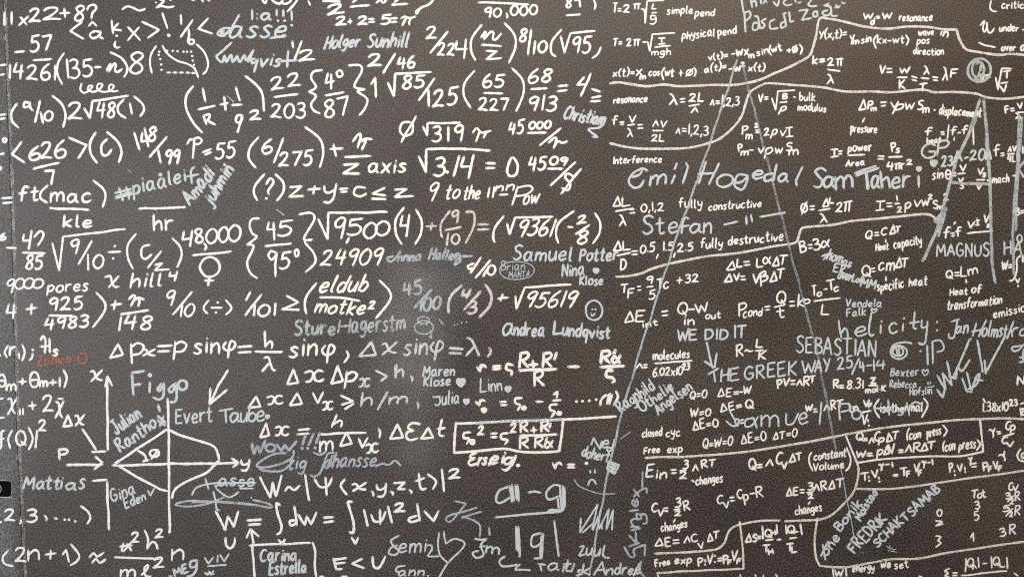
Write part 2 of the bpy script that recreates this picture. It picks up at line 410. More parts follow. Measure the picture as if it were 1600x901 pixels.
def write(ink, x0, y0, x1, y1, h, txt, w, slant, loose=1.0):
    st = layout(txt, loose)
    xs = [p[0] for _, q in st for p in q]; a, b = min(xs), max(xs)
    L = math.hypot(x1 - x0, y1 - y0) or 1
    sy = h / 10.0
    sx = L / (b - a) if b - a > 1.2 else sy
    sx = max(0.3 * sy, min(3.2 * sy, sx))
    ux, uy = (x1 - x0) / L, (y1 - y0) / L
    if abs(math.atan2(uy, ux)) < 0.14:                  # gently rising lines keep upright letters
        vx, vy = 0.0, -1.0
    else:
        vx, vy = uy, -ux
    for fl, q in st:
        pts = []
        for px, py in q:
            X = (px - a) * sx + slant * (py - 3) * sy; Y = py * sy
            pts.append((x0 + ux * X + vx * Y, y0 + uy * X + vy * Y))
        (ink.straight if fl else ink.smooth)(pts, w)
DATA = '''
@ 0 0 4
= formula|eleven times twenty two plus eight sum with a question mark|w|5|.1
t 25 158 75 155 80 11
t 122 162 172 158 80 x
t 183 138 252 132 80 2
t 272 130 382 128 80 2
l 376,85 437,82
l 402,58 408,112
t 470 132 522 130 95 8
s 545,62 560,38 590,33 602,55 578,85 572,118
= flourish|short wavy dash|w|4.5|0
s 765,60 795,42 830,50 870,68 908,58
= formula|bracketed a hat and k over x with exclamation mark|w|5|.05
l 512,140 440,195 522,245
t 562 240 645 240 75 a
l 555,165 578,138 605,165
l 698,130 708,212
l 738,150 705,185 757,192
d 730,226
s 722,262 716,285 730,300 750,296
l 800,170 878,255
l 870,172 798,256
l 888,138 995,188 925,238
l 1015,85 1048,182
d 1055,222,1.3
l 1130,95 1134,155
l 1203,130 1130,232
s 1180,185 1182,225 1176,258 1190,278 1210,272 1212,255 1195,248 1180,258
l 1300,118 1240,182 1328,212
= formula|minus fifty seven over a five digit number times a bracket|w|5|.08
l 95,328 155,322
t 190 325 320 310 100 57
l 210,378 322,370
l 0,410 38,405
l 0,470 30,465
t 60 495 345 505 95 14261
s 400,335 365,390 358,460 390,528
l 418,372 428,488
t 440 492 585 470 112 35
l 592,422 632,420
s 668,442 690,400 680,450
s 680,450 715,398 725,412 718,440 735,452 765,432
s 690,328 760,365 795,420 790,460 775,482
t 815 465 890 462 145 8
= curve_box|dotted square with a falling curve between brackets|w|4.5|0
s 975,292 945,340 938,400 950,460
d 995,325 993,345 1002,370 1008,405 1010,438 1045,320 1080,320 1110,322 1148,325 1170,325 1195,325 1202,352 1205,380 1213,408 1218,430
l 1045,455 1065,455
l 1085,455 1105,455
l 1125,455 1145,455
l 1165,455 1185,457
l 1200,458 1220,458
s 1015,287 1050,340 1110,382 1170,400 1215,430 1240,487
s 1228,278 1275,325 1300,390 1292,440 1268,465
= flourish|looped scribble like a row of e letters|w|4.5|0
s 510,525 502,560 525,582 560,565 578,540 556,538 552,565 585,575 622,560 640,530 615,525 608,555 640,575 690,568 712,540 690,530 680,555 705,572 740,568
= formula|nine tenths in brackets times two root forty eight|w|5|.06
l 0,720 35,715
l 0,745 35,740
s 105,650 72,705 78,760 118,800
s 185,645 155,640 150,670 180,665 188,640
s 188,640 190,675 205,690
l 250,632 220,765
l 255,705 270,772
t 280 755 328 752 58 0
s 328,600 385,650 410,720 395,798
t 425 748 515 745 100 2
l 528,680 562,738 578,632 798,600
t 605 738 715 735 95 48
s 775,622 738,665 745,710 788,740
l 812,648 825,712
s 840,605 890,650 900,690 875,730
= formula|one over R plus one over q squared in tall brackets|w|4.8|.05
s 1208,540 1165,600 1165,680 1210,770 1265,830
l 1268,555 1285,638
l 1240,685 1342,662
l 1378,655 1425,645
l 1402,608 1410,690
l 1450,658 1512,655
l 1475,548 1500,632
l 1272,725 1292,780
s 1275,725 1310,715 1305,745 1285,755
l 1290,752 1345,780
s 1515,725 1485,722 1475,760 1505,765 1515,730
l 1515,725 1485,828
t 1562 752 1630 748 55 2
s 1535,478 1600,530 1640,590 1650,695
@ 300 0 4
= signature|bold pale handwritten first name above a surname, upper left|b|6|.35
s 255,180 195,180 160,215 200,225 240,185
l 295,97 258,160 232,232
s 200,195 180,210 210,215 230,200
t 240 236 590 236 120 asse
l 490,240 585,228
l 248,268 150,355
s 150,350 165,375 190,390 205,350 215,388 245,345 255,388 285,350
s 285,350 300,390 330,345 340,380 385,318
l 385,315 350,392
s 395,370 370,375 380,398 415,372
l 412,375 388,455
t 425 418 555 412 80 vis
l 602,320 595,420
l 552,385 655,378
= chalk_note|pale note with three exclamation marks|b|5.5|.05
t 375 128 495 122 65 1:a
l 530,65 530,105
d 538,132
l 570,65 572,105
d 580,132
l 622,70 625,130
d 624,160
= formula|cut off line of writing along the top edge|w|4.6|.1
d -135,0 -225,18,.7
s -200,0 -175,5 -190,25 -220,48
s -220,48 -190,40 -150,48 -112,42
l 0,0 15,2
l 60,0 70,12
l 100,0 108,5
s 440,0 455,22 470,0
s 500,0 520,18 550,25 565,8
s 565,0 570,25 600,22 625,0
s 660,0 630,40 595,75
l 728,10 740,35
l 820,8 925,12
l 990,45 1110,35
l 1250,32 1350,25
t 848 95 965 80 60 2
s 1510,0 1480,30 1440,45
s 1440,45 1400,75 1405,88 1420,62 1440,45
s 1005,15 1030,0
l 1152,20 1175,0
l 1180,0 1195,25
l 1200,20 1215,0
l 1265,15 1290,0
= formula|two plus two equals five equals pi|w|4.6|.12
t 900 160 965 155 48 2
l 975,138 1000,135
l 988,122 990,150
t 1038 158 1098 155 50 2
l 1102,122 1135,120
l 1105,140 1140,138
t 1180 155 1240 150 55 5
l 1240,118 1280,115
l 1245,140 1280,138
t 1305 160 1392 158 70 π
= fraction|one half beside the bold pale name|w|5|.1
l 628,262 632,300
l 685,260 642,372
t 670 385 768 375 65 2
= signature|small pale cursive name above two forty sixths|b|5.2|.3
t 835 305 1050 292 78 Holger
t 1100 300 1350 297 85 Sunhill
= fraction|two over forty six|w|4.8|.08
t 1100 418 1185 410 68 2
l 1270,338 1195,458
t 1285 432 1390 427 75 46
= formula|twenty two over two hundred and three|w|5|.12
t 500 566 680 535 75 22
l 515,608 660,590
t 495 732 705 742 88 203
= formula|four degrees over eighty seven in curly brackets|w|4.8|.08
s 812,440 760,450 745,490 775,545 730,575
s 730,575 775,600 745,650 760,690 800,710
l 850,460 835,520 888,508
l 870,465 870,560
s 928,440 905,455 915,482 942,470 928,440
l 835,598 948,578
t 838 740 985 715 108 87
s 980,410 1050,410 1060,450 1015,540 1080,560
s 1080,560 1035,572 1095,620 1080,680 1045,722
= formula|one times root eighty five over one hundred and twenty five|w|5|.1
l 1120,528 1145,488 1150,612
l 1225,520 1262,602 1270,462 1495,452
t 1320 556 1450 550 78 85
l 1515,492 1418,628
l 1478,565 1480,665
t 1508 668 1655 655 108 25
@ 600 0 4
= fraction|ninety thousand under a long bar|w|4.6|.08
l 590,18 905,30
t 632 112 730 108 58 90
s 765,85 772,100 768,115
t 792 98 955 95 58 000
= fraction|cut off eighty seven over a short bar|w|4.4|.1
t 1140 52 1168 52 62 8
s 1195,5 1210,0 1225,10
l 1222,0 1226,45
l 1140,98 1225,92
s 1310,0 1322,30 1315,62
= formula|two over two hundred and twenty four times n over z|w|5|.12
t 265 245 330 240 68 2
l 398,200 290,332
t 335 348 440 346 72 22
l 455,262 448,310 520,308
l 512,248 500,368
s 610,158 550,240 545,320 572,378
s 608,235 635,198 625,250
s 625,248 668,200 685,208 680,245 700,248 732,212
l 615,282 730,290
l 640,320 705,322 640,372 735,365
s 755,148 815,220 820,300 780,395
= formula|eight over ten times root ninety five in an open bracket|w|5|.1
t 850 262 888 258 75 8
l 920,188 900,342
l 945,260 935,340
t 965 332 1015 330 75 0
s 1108,188 1050,260 1045,330 1075,355
l 1105,232 1128,330 1165,210 1320,195
t 1180 332 1290 330 98 95
s 1355,298 1335,340 1302,365
= fraction|sixty five over two hundred and twenty seven in brackets|w|5|.1
s 565,445 505,520 500,600 542,675
t 620 548 750 540 78 65
l 625,582 742,585
t 592 688 775 690 78 227
s 800,428 865,500 870,590 825,698
= formula|sixty eight over nine hundred and thirteen equals four|w|5|.24
t 905 520 1040 515 82 68
l 918,558 1018,553
t 905 692 1075 690 95 913
l 1090,540 1145,535
l 1085,572 1142,565
l 1250,485 1208,532 1262,528
l 1292,462 1228,605
l 1300,558 1352,575
l 1355,602 1300,612
l 1292,635 1352,632
= formula|struck through zero and root three hundred and nineteen pi|w|5|.05
s 165,765 115,770 100,820 130,850 175,830 180,780 165,765
l 200,728 108,890
l 245,795 270,848 272,770 475,768
t 300 885 355 882 98 3
l 402,795 402,882
t 445 882 495 880 98 9
s 555,830 580,802 610,830 668,818
l 598,822 575,885
l 640,826 622,862
= fraction|forty five thousand over n|w|4.8|.15
t 780 842 870 832 78 45
t 908 808 1040 803 46 000
l 898,832 1015,830
l 1105,802 972,910
s 1030,892 1065,862 1078,872 1060,925
s 1060,925 1082,890 1100,885 1110,895 1145,885
= signature|small pale scrawled first name with a hooked underline|b|5|.25
t 1125 745 1375 785 80 Christiam
s 1375,775 1340,800 1278,810 1335,856
l 1335,858 1302,856
@ 940 0 4.848
= formula|period of a simple pendulum|w|3.8|.08
t 85 100 150 98 65 T=
t 165 98 212 98 60 2
t 238 76 292 74 42 Π
l 302,72 325,75 330,178 345,10 470,5
l 392,32 380,70 412,68
l 380,100 418,98
s 410,125 375,120 375,150 408,145
s 410,128 412,165 390,185 365,180
t 495 112 690 105 68 simple
t 710 125 855 120 68 pend
= formula|period of a physical pendulum|w|3.8|.08
t 88 352 155 345 58 T=
t 190 352 225 350 55 2
t 240 350 290 348 42 Π
l 310,322 350,320 365,390 385,262 555,252
l 430,292 480,290
l 455,290 455,330
l 430,338 482,332
l 405,360 520,348
t 380 425 522 420 58 mgh
t 610 300 855 275 75 physical
t 885 278 1025 250 70 pend
= formula|velocity of an oscillation as a sine|w|3.6|.06
t 812 462 958 440 60 v(t)=
l 985,412 1010,408
t 1020 430 1110 418 78 ωx
t 1115 445 1155 442 50 m
t 1175 425 1265 405 68 sin
s 1280,345 1268,385 1285,420
t 1290 400 1365 380 60 ωt
l 1405,385 1435,380
l 1420,370 1422,400
t 1450 405 1488 395 50 ∅
s 1500,340 1520,370 1505,415
= formula|position of an oscillation as a cosine|w|3.7|.08
t 88 580 250 575 65 x(t)=
t 262 578 305 572 70 x
t 292 605 332 602 42 m
t 360 578 440 572 66 cos
s 478,515 455,555 470,608
t 480 582 545 578 68 ωt
l 590,555 612,555
l 600,535 600,578
t 640 575 690 572 50 ∅
s 700,512 715,545 700,582
= formula|acceleration of an oscillation|w|3.7|.08
t 780 552 945 530 65 a(t)=
l 965,525 990,522
t 1005 545 1055 537 68 ω
t 1058 508 1085 504 28 2
t 1112 545 1235 535 68 x(t)
= dividing_line|white line climbing from pendulum formulas into a stepped shelf at upper right|w|4.2|0
s 62,635 120,625 230,640 340,655 470,642 600,655 850,645 1000,645 1150,620 1240,590 1300,560 1400,520 1480,480 1570,428 1600,362 1625,270 1650,145 1720,145 1800,158 1900,182 2000,205 2160,220 2300,205 2450,205 2600,225 2688,225
s 2688,225 2710,300 2760,375 2850,395 3000,418 3100,410 3220,420
= dividing_line|white line below the resonance notes curving up to the right|w|4|0
s 62,1086 250,1123 500,1128 660,1120 800,1088 900,1048 1000,962 1060,880 1090,790 1125,700 1215,645 1270,632 1450,645 1600,656 1700,668 1850,695 2050,695 2200,700 2420,680 2520,700 2660,698 2830,710 2910,738 3050,750 3220,733
= formula|resonance wavelength two L over n|w|3.8|.1
t 92 785 345 775 66 resonance
t 515 800 572 800 88 λ
l 595,752 632,748
l 598,775 632,772
t 662 770 775 765 58 2L
l 662,805 740,792
t 680 855 732 852 58 n
t 825 802 1040 800 68 n=1,2,3
= formula|wave speed from bulk modulus|w|3.7|.08
t 1188 775 1262 765 60 V=
l 1290,745 1318,835 1335,692 1462,685
t 1372 750 1402 748 42 B
l 1352,778 1405,772
t 1342 845 1395 838 58 ρ
l 1455,735 1468,740
t 1500 765 1618 762 70 bulk
t 1488 835 1700 850 66 modulus
= signature|pale two line name in tall thin letters at the top edge|b|4.2|.05
l 1060,0 1075,100
l 1130,0 1140,62
s 1140,20 1165,10 1172,52
l 1205,0 1210,35
s 1240,0 1225,30
s 1235,0 1250,20
s 1300,15 1330,48 1345,0
s 1400,0 1375,20 1400,45 1440,35
l 1465,0 1470,20
l 1490,25 1510,20
s 1590,0 1565,40 1600,52 1630,45
l 1080,90 1090,248
s 1080,100 1120,90 1125,130 1085,165
s 1185,175 1150,180 1145,225 1180,225 1190,170
l 1160,125 1185,130 1200,222
s 1245,145 1210,165 1235,190 1222,215 1205,210
s 1310,150 1275,170 1280,220 1335,215
s 1395,165 1360,180 1360,215 1395,200
l 1378,105 1398,205
l 1420,95 1428,170 1455,162
l 1375,108 1400,100
l 1495,85 1560,75 1515,155 1590,140
s 1630,88 1605,95 1605,130 1630,125
l 1630,85 1638,130
s 1720,30 1685,45
s 1685,45 1735,60 1728,110 1688,120 1672,95 1715,80
l 1732,50 1742,125 1787,122
l 1765,60 1800,55
s 1775,40 1790,60 1805,45
s 1820,20 1830,30 1845,25
@ 1270 0 4.848
= formula|driven frequency equals resonance frequency|w|3.7|.08
t 385 148 455 146 75 w
t 438 190 465 188 45 d
l 482,128 505,126
l 482,140 508,138
t 528 150 598 148 78 w
t 655 162 905 158 66 resonance
= formula|travelling wave as a sine in brackets|w|3.7|.08
t 48 298 255 285 75 Y(x,t)=
t 280 335 310 332 70 Y
t 305 340 348 338 50 m
t 368 328 440 320 66 sin
s 490,265 460,310 480,370
t 488 330 690 330 68 kx-wt
s 705,270 725,305 708,345
= annotation|wave in positive direction|w|3.5|.05
t 800 270 915 268 60 wave
t 968 270 1020 282 60 in
t 790 335 882 330 62 pos
t 762 412 990 420 64 direction
= annotation|notes on critical, under and over damping at the top right corner|w|3.7|.08
s 1350,10 1342,60 1360,85 1392,90
t 1432 70 1660 62 66 critical
s 1268,195 1300,160 1288,215 1300,245 1318,210 1318,170 1325,240 1350,250 1375,215
t 1415 240 1558 238 66 under
l 1590,228 1610,228
l 1258,325 1300,345 1382,360
t 1430 385 1535 385 60 over
t 1575 390 1605 388 68 d
= formula|wave number two pi over lambda|w|3.8|.05
t 0 490 90 485 65 k=
t 112 502 160 500 58 2
t 178 500 228 498 56 Π
l 112,528 205,540
t 110 638 158 635 72 λ
= formula|wave speed as three equal fractions|w|3.8|.08
t 508 560 548 558 58 V
l 558,522 600,522
l 560,550 600,548
t 658 560 732 556 75 w
l 640,588 718,588
t 655 672 698 672 58 K
l 752,580 790,592
l 752,605 788,615
t 840 570 880 570 58 λ
l 822,592 880,598
l 808,640 865,632
l 835,640 828,692
l 908,585 948,590
l 912,608 945,612
t 985 605 1022 605 88 λ
t 1045 585 1095 582 65 F
= scribble|pale round scribble with many turns|f|3.2|0
o 1262,535 88 90 2.2
o 1275,530 70 82 2.1
o 1235,540 66 72 1.6
o 1250,525 45 60 1.2
l 1275,480 1250,590
s 1235,490 1260,475 1285,490 1270,540
= formula|wave speed as root of tension over density beside the round scribble|w|3.7|.05
t 1268 612 1345 610 82 v=
l 1385,590 1402,680 1432,520 1505,522
t 1440 595 1498 592 52 T
l 1425,632 1475,625
t 1425 700 1475 690 50 V
= formula|pressure amplitude of a displacement wave|w|3.8|.1
t 352 835 405 832 72 Δ
t 418 830 450 828 68 P
t 442 845 480 843 46 m
l 515,778 555,775
l 520,805 552,800
t 590 832 645 828 88 v
t 610 838 682 832 80 ρ
t 700 830 768 822 75 w
t 795 835 835 830 75 S
t 835 855 880 852 58 m
d 922,835
t 958 872 1275 885 78 displacement
= formula|cut off frequency formula at the right edge|w|3.7|.05
t 1460 860 1530 850 62 F=
t 1555 830 1590 825 62 v
l 1545,855 1600,850
t 1535 905 1580 905 45 λ
@ 0 180 4
= formula|three digit six two six over seven between angle brackets times C|w|5|.1
s 30,142 18,155 30,172 42,155 30,142
l 0,245 28,240
s 0,320 8,332 0,345
l 135,168 75,245 155,298
t 185 285 250 280 92 6
t 255 275 325 270 98 2
t 345 275 410 272 105 6
l 212,335 370,298
l 282,350 338,345 320,435
l 432,142 542,188 490,270
s 598,110 565,170 568,240 608,300
s 670,150 635,190 640,245 670,250 698,215
s 668,105 735,165 760,230 742,298
= fraction|one hundred and forty eight over one hundred and ninety nine|w|5|.1
l 840,112 872,215
l 890,110 882,165 930,160
l 905,85 928,198
t 930 165 972 160 82 8
l 1042,138 935,262
l 988,215 1005,298
t 1038 300 1120 300 90 99
= formula|p equals fifty five|w|5|.05
s 1170,180 1190,150 1200,158
l 1215,150 1205,270
s 1205,155 1240,140 1262,160 1240,182 1215,180
l 1268,232 1320,212
l 1280,248 1320,232
t 1348 270 1468 262 95 55
= signature|pale hash tag joining two first names|b|5.6|.1
l 745,455 770,535
l 790,448 808,525
l 720,487 822,462
l 722,520 830,492
l 725,510 825,480
t 840 495 1165 418 92 piaålei
s 1215,325 1195,350 1200,425
l 1165,385 1245,370
= signature|bold pale two line scrawl rising steeply to the right|b|6|.15
t 1190 560 1345 375 85 Amadi
t 1320 568 1465 345 78 juhmin
d 1405,310
= formula|ft of mac over kle|w|5|.1
l 15,520 75,515
l 18,550 75,545
t 118 540 240 532 88 ft
s 298,440 258,480 255,520 298,548
t 318 548 570 540 92 mac
s 585,410 645,460 660,510 642,575
l 312,580 555,592
t 400 700 575 700 72 kle
= fraction|hr under a bare bar|w|5|0
l 868,585 1158,575
t 962 718 1080 715 105 hr
= formula|minus forty seven over eighty five|w|5|.06
t 0 780 35 778 38 6
l 40,828 102,830
l 150,745 142,785 195,780
l 198,722 180,838
s 215,760 250,725 272,738 265,770 238,812
l 142,858 285,862
t 165 965 265 960 85 85
= formula|root of nine tenths divided by C over two|w|5|.08
l 328,800 370,968 395,758 780,712
t 442 868 488 868 85 9
l 575,785 490,932
l 550,870 552,968
t 585 960 645 955 88 0
l 678,855 755,852
d 718,818 708,895
s 850,742 800,810 800,890 832,960
s 935,810 890,825 885,880 910,898 948,870
l 1008,850 925,952
l 970,935 1015,925 968,968 1060,962
s 1078,770 1125,820 1135,880 1108,950
= fraction|forty eight thousand over the sign for female|w|5|.08
l 1150,730 1140,778 1200,768
l 1202,722 1188,820
t 1228 802 1272 795 95 8
s 1275,800 1290,820 1280,842
t 1290 805 1355 800 92 0
t 1368 798 1425 795 92 0
t 1430 792 1500 788 100 0
l 1205,875 1448,850
o 1312,948 60 62 1.03
l 1312,1005 1300,1065
l 1280,1032 1335,1032
@ 0 360 4
= formula|nine thousand pores|w|4.6|.12
t 42 395 85 392 90 9
t 95 365 150 362 66 0
t 150 362 210 360 62 0
t 205 360 268 358 60 0
t 300 385 550 375 72 pores
= formula|x hill to the fourth|w|4.8|.2
s 660,290 690,285 702,330 720,352 745,350
l 742,285 680,355
t 820 358 1010 345 85 hill
l 1065,262 1058,285 1100,282
l 1108,258 1090,318
= formula|four plus nine hundred and twenty five over four thousand nine hundred and eighty three|w|5|.1
l 55,465 42,515 100,510
l 88,460 82,550
l 165,492 230,482
l 198,462 195,522
t 312 500 515 490 78 925
l 308,530 455,532
t 280 622 550 602 75 4983
s 602,388 655,450 650,510 580,605
= formula|plus n over one hundred and forty eight|w|5|.2
l 695,465 760,458
l 722,440 712,492
s 805,430 832,405 845,415 818,472
s 832,435 862,425 872,440 865,472
s 840,430 870,420 900,432
l 758,522 928,498
t 748 620 945 612 90 148
= formula|nine tenths times a division sign in brackets|w|4.8|.18
t 1038 475 1085 470 100 9
l 1198,385 1080,525
t 1130 540 1210 532 75 10
s 1305,435 1275,475 1278,500 1300,520
l 1320,482 1388,482
d 1362,450 1350,512
s 1412,435 1445,475 1440,500 1412,525
@ 300 360 4
= formula|one over one hundred and one is at least|w|4.8|.12
l 365,385 338,435
l 435,400 335,528
t 385 535 520 530 70 101
l 592,408 665,448 565,492
l 562,492 670,495
= fraction|two invented words one over the other in brackets|w|5|.38
s 778,330 722,400 705,460 715,520
t 805 385 1095 382 98 eldub
s 800,418 930,420 1050,440
t 775 515 1080 528 88 motke
t 1105 492 1140 490 46 2
s 1172,312 1235,380 1235,440 1150,548
= formula|forty five over ninety five degrees between curly brackets|w|4.8|.1
s 420,-75 375,-70 360,-30 378,20 405,40 345,90
s 345,88 385,95 375,130 345,200 365,265 408,298
l 480,-48 470,-5 520,-8
l 510,-48 515,60
t 535 40 625 32 88 5
l 460,98 620,82
s 525,138 492,130 478,160 500,182 526,150 530,138
l 530,138 520,215 522,290
t 548 245 610 240 102 5
o 655,140 12 22 1.05
s 672,-100 740,-110 765,-70 700,50 750,58
s 750,58 705,70 760,140 770,200 710,260
= number|five digit number twenty four thousand nine hundred and nine|w|4.8|.3
t 810 218 1180 215 98 24909
= formula|root of nine thousand five hundred times four|w|5|.08
l 790,-70 848,55 852,-110 1220,-115
t 890 52 950 48 122 9
t 970 30 1060 25 92 5
s 980,48 975,60 965,80
t 1075 50 1150 45 98 0
t 1150 35 1230 32 95 0
s 1325,-142 1275,-70 1275,20 1312,88
l 1315,-90 1302,-30 1350,-32
l 1358,-98 1340,40
s 1400,-130 1435,-60 1430,20 1395,85
@ 600 180 4
= formula|plus nine tenths in brackets equals, a little rubbed|g|4.6|.08
l 265,695 330,692
l 300,675 292,718
s 412,598 360,670 355,730 365,765
t 425 675 465 672 75 9
l 385,718 482,698
l 402,740 392,815
t 428 808 475 800 65 0
s 512,605 560,610 562,690 510,800
l 590,682 655,682
l 585,715 655,712
= formula|root of a four digit number times minus two eighths|w|4.8|.36
s 748,632 695,700 682,760 692,795
l 770,680 785,745 820,640 1055,635
t 840 755 1050 755 100 9361
s 1185,600 1095,670 1075,740 1090,800
l 1148,698 1180,700
t 1212 680 1268 672 48 2
l 1200,742 1285,685
t 1215 805 1275 795 80 8
s 1318,612 1350,670 1345,740 1305,802
= fraction|forty five and a small nine over a struck through s|w|4.8|.15
t 905 350 1010 340 82 45
t 1035 305 1135 320 52 09
l 1022,335 1115,335
l 1195,295 1040,440
s 1190,388 1150,365 1132,390 1165,430 1150,468 1112,455
l 1230,338 1108,490
= formula|root of three point one four equals zero|w|5|.08
l 218,260 262,355 265,212 480,210 660,222
t 312 380 378 375 120 3
d 395,355,1.2
l 470,258 435,382
l 500,262 480,322 552,320
l 560,250 528,395
l 640,300 692,302
l 640,332 692,330
s 800,265 770,340 785,380 825,370 835,310 800,265
= annotation|nine to the eleventh power in cursive|w|4.4|.3
t 278 532 325 528 108 9
t 385 525 470 520 88 to
t 498 528 600 522 82 the
l 660,455 648,515
l 690,450 680,515
t 700 478 812 470 60 nn
l 722,498 775,495
t 808 565 910 555 112 P
t 875 558 965 553 85 ow
@ 300 180 4
= formula|six over two hundred and seventy five in brackets|w|5|.1
s 415,140 365,200 355,270 400,330
t 440 240 500 235 92 6
l 570,145 512,298
t 545 322 750 310 88 275
s 708,75 800,150 820,240 798,328
= formula|plus n over the z axis|w|5|.15
l 865,212 940,208
l 885,185 900,258
s 1005,165 1040,120 1055,130 1035,205
s 1050,160 1080,150 1085,165 1062,215
s 1060,165 1085,148 1125,152
l 955,262 1118,255
l 948,310 1040,305 945,365 1045,365
t 1105 360 1335 360 90 axis
= formula|question mark in brackets, z plus y equals c|w|5|.08
s 452,370 395,440 388,490 410,535
s 465,430 490,395 510,420 475,475 485,495
d 465,520
s 522,370 570,420 570,480 530,535
l 615,450 685,445 608,510 695,505
l 728,465 800,460
l 768,445 758,490
t 825 515 900 505 110 y
l 925,462 972,458
l 930,480 970,478
s 1085,455 1030,450 1012,490 1050,508 1090,490
l 1205,455 1130,490 1210,502
l 1125,522 1212,525
l 1270,465 1340,462 1268,510 1385,505
@ 940 180 4.848
= formula|resonant frequency as two fractions|w|3.8|.08
t 80 78 120 75 66 f
l 140,55 168,52
l 142,72 168,70
t 208 58 258 55 82 v
l 195,78 250,70
t 195 165 235 165 62 λ
l 275,75 310,72
l 275,100 312,98
t 390 90 492 85 76 nv
l 388,118 468,118
t 378 200 472 195 52 2L
t 565 140 805 160 72 n=1,2,3
= formula|squared pressure amplitude equals two rho v I|w|3.8|.08
t 1065 150 1105 145 62 P
t 1095 180 1140 178 58 m
t 1158 95 1185 92 30 2
l 1165,115 1195,112
l 1168,132 1200,130
t 1232 160 1270 158 58 2
t 1282 158 1325 152 68 ρ
t 1352 162 1395 158 76 v
l 1395,98 1448,92
l 1422,95 1422,162
l 1398,165 1450,160
= formula|pressure amplitude equals v rho omega S|w|3.8|.08
t 1040 278 1070 272 52 P
t 1058 302 1110 298 58 m
l 1118,265 1152,265
t 1185 290 1230 285 80 v
t 1228 305 1298 285 72 ρ
t 1315 292 1370 288 66 w
t 1400 275 1440 272 66 S
t 1420 305 1488 302 64 m
= annotation|interference|w|3.7|.08
t 92 370 455 355 62 Interference
= signature|large pale full name in round letters across the blackboard, left of the other large name|b|5|.12
s 345,420 310,405 240,440 205,500 240,548 290,540 320,495
s 225,470 280,455 310,420
t 370 528 490 518 130 m
l 555,455 528,520
l 570,365 552,412
l 640,365 655,390 612,520
l 790,355 735,520
l 890,365 812,525
l 735,445 855,440
t 880 535 990 535 155 o
s 1110,460 1040,450 1010,500 1050,510 1110,465
s 1110,465 1090,530 1060,565 1010,540 1010,515 1060,508
t 1145 490 1225 488 105 e
s 1305,440 1240,455 1240,500 1310,480
l 1325,375 1298,500
t 1340 500 1415 495 96 a
l 1520,395 1470,500 1478,535
= signature|large pale full name in rounded print, right of the other large name|b|5.4|.03
s 1700,425 1662,400 1618,425 1640,460 1672,500 1650,545 1605,540
t 1680 555 1765 550 135 a
t 1770 560 1900 552 158 m
l 1925,460 2100,400
l 1922,440 2080,385
l 2000,420 2012,565
l 2006,440 2020,560
t 2045 545 2105 540 135 a
l 2110,425 2125,550
s 2125,500 2160,470 2175,500 2182,550
t 2200 550 2262 545 130 e
t 2282 552 2335 550 140 r
l 2400,460 2402,548
h 2402,408 40
= formula|path difference ratio for constructive interference|w|3.8|.06
t 88 695 145 692 65 Δ
t 155 692 220 685 62 L
l 105,728 240,705
t 135 840 185 835 82 λ
l 212,715 248,712
l 215,742 252,738
t 300 735 470 725 60 0,1,2
t 585 700 760 700 80 fully
t 812 720 1210 695 68 constructive
= signature|pale first name followed by ditto marks|b|5|.05
t 310 900 580 895 135 Ste
s 658,785 640,775 618,800 605,895
l 590,845 665,835
t 670 890 760 885 108 a
t 775 892 830 888 120 n
l 925,830 1030,805
l 1095,770 1098,825
l 1130,755 1140,805
l 1202,770 1390,738
= formula|phase from path difference times two pi|w|3.8|.06
t 1515 740 1565 730 72 ∅
l 1580,690 1612,688
l 1582,715 1612,712
t 1675 700 1720 695 62 Δ
t 1725 665 1760 662 42 L
l 1648,722 1730,708
t 1655 815 1708 812 70 λ
t 1775 735 1822 730 62 2
t 1832 730 1890 725 68 Π
@ 1270 180 4.848
= formula|intensity as half rho v omega squared S squared|w|3.7|.06
l 480,655 545,650
l 512,652 508,715
l 475,722 540,715
l 560,668 600,665
l 562,692 602,690
l 635,610 640,650
l 622,672 658,668
t 640 738 675 735 46 2
t 692 712 745 692 76 ρ
t 768 690 818 688 84 v
t 825 690 880 685 88 w
t 875 635 905 632 36 2
t 915 705 950 700 66 S
t 945 718 985 712 46 m
t 990 648 1028 645 46 2
= annotation|pressure with a pointer stroke|w|3.6|.05
l 392,25 375,55
t 288 128 485 135 74 pressure
= formula|intensity as power over area|w|3.8|.06
l 138,262 190,258
l 165,260 162,312
l 138,318 195,310
l 195,275 220,272
l 195,295 220,292
t 268 278 445 268 76 power
l 268,305 395,300
t 252 385 390 380 56 Area
l 495,310 540,312
l 495,332 538,332
t 600 280 632 275 66 P
t 628 290 655 288 52 s
l 575,318 675,315
t 562 415 610 412 60 4
t 620 412 668 408 50 Π
t 672 412 702 405 70 r
t 710 378 752 375 36 2
= formula|beat frequency as a difference|w|3.6|.06
t 850 160 905 155 62 f
t 865 218 970 205 48 beat
l 970,130 995,128
l 972,148 998,145
l 1030,75 1018,185
t 1045 155 1085 150 66 f
l 1098,135 1118,132
l 1072,170 1070,190
t 1130 150 1175 145 66 f
l 1215,90 1218,225
= signature|pale initials with a blot and a date|b|4.8|.06
t 825 322 930 320 100 G
t 945 302 1025 295 95 P
h 915,365 60
t 975 390 1055 385 80 23
l 1060,380 1085,300
t 1080 355 1130 345 80 A
l 1150,325 1178,320
t 1190 350 1300 340 82 20
l 1312,340 1310,280
t 1322 340 1350 335 62 M
= formula|sine of theta as v over v s, and a mach ratio|w|3.7|.08
t 905 485 985 475 92 sin
o 1025,450 20 34 1.05
l 1005,452 1045,448
l 1058,440 1082,438
l 1060,460 1085,458
t 1115 425 1160 420 70 v
l 1095,445 1155,440
t 1102 510 1140 505 54 v
t 1115 555 1145 552 58 s
t 1250 455 1290 450 74 v
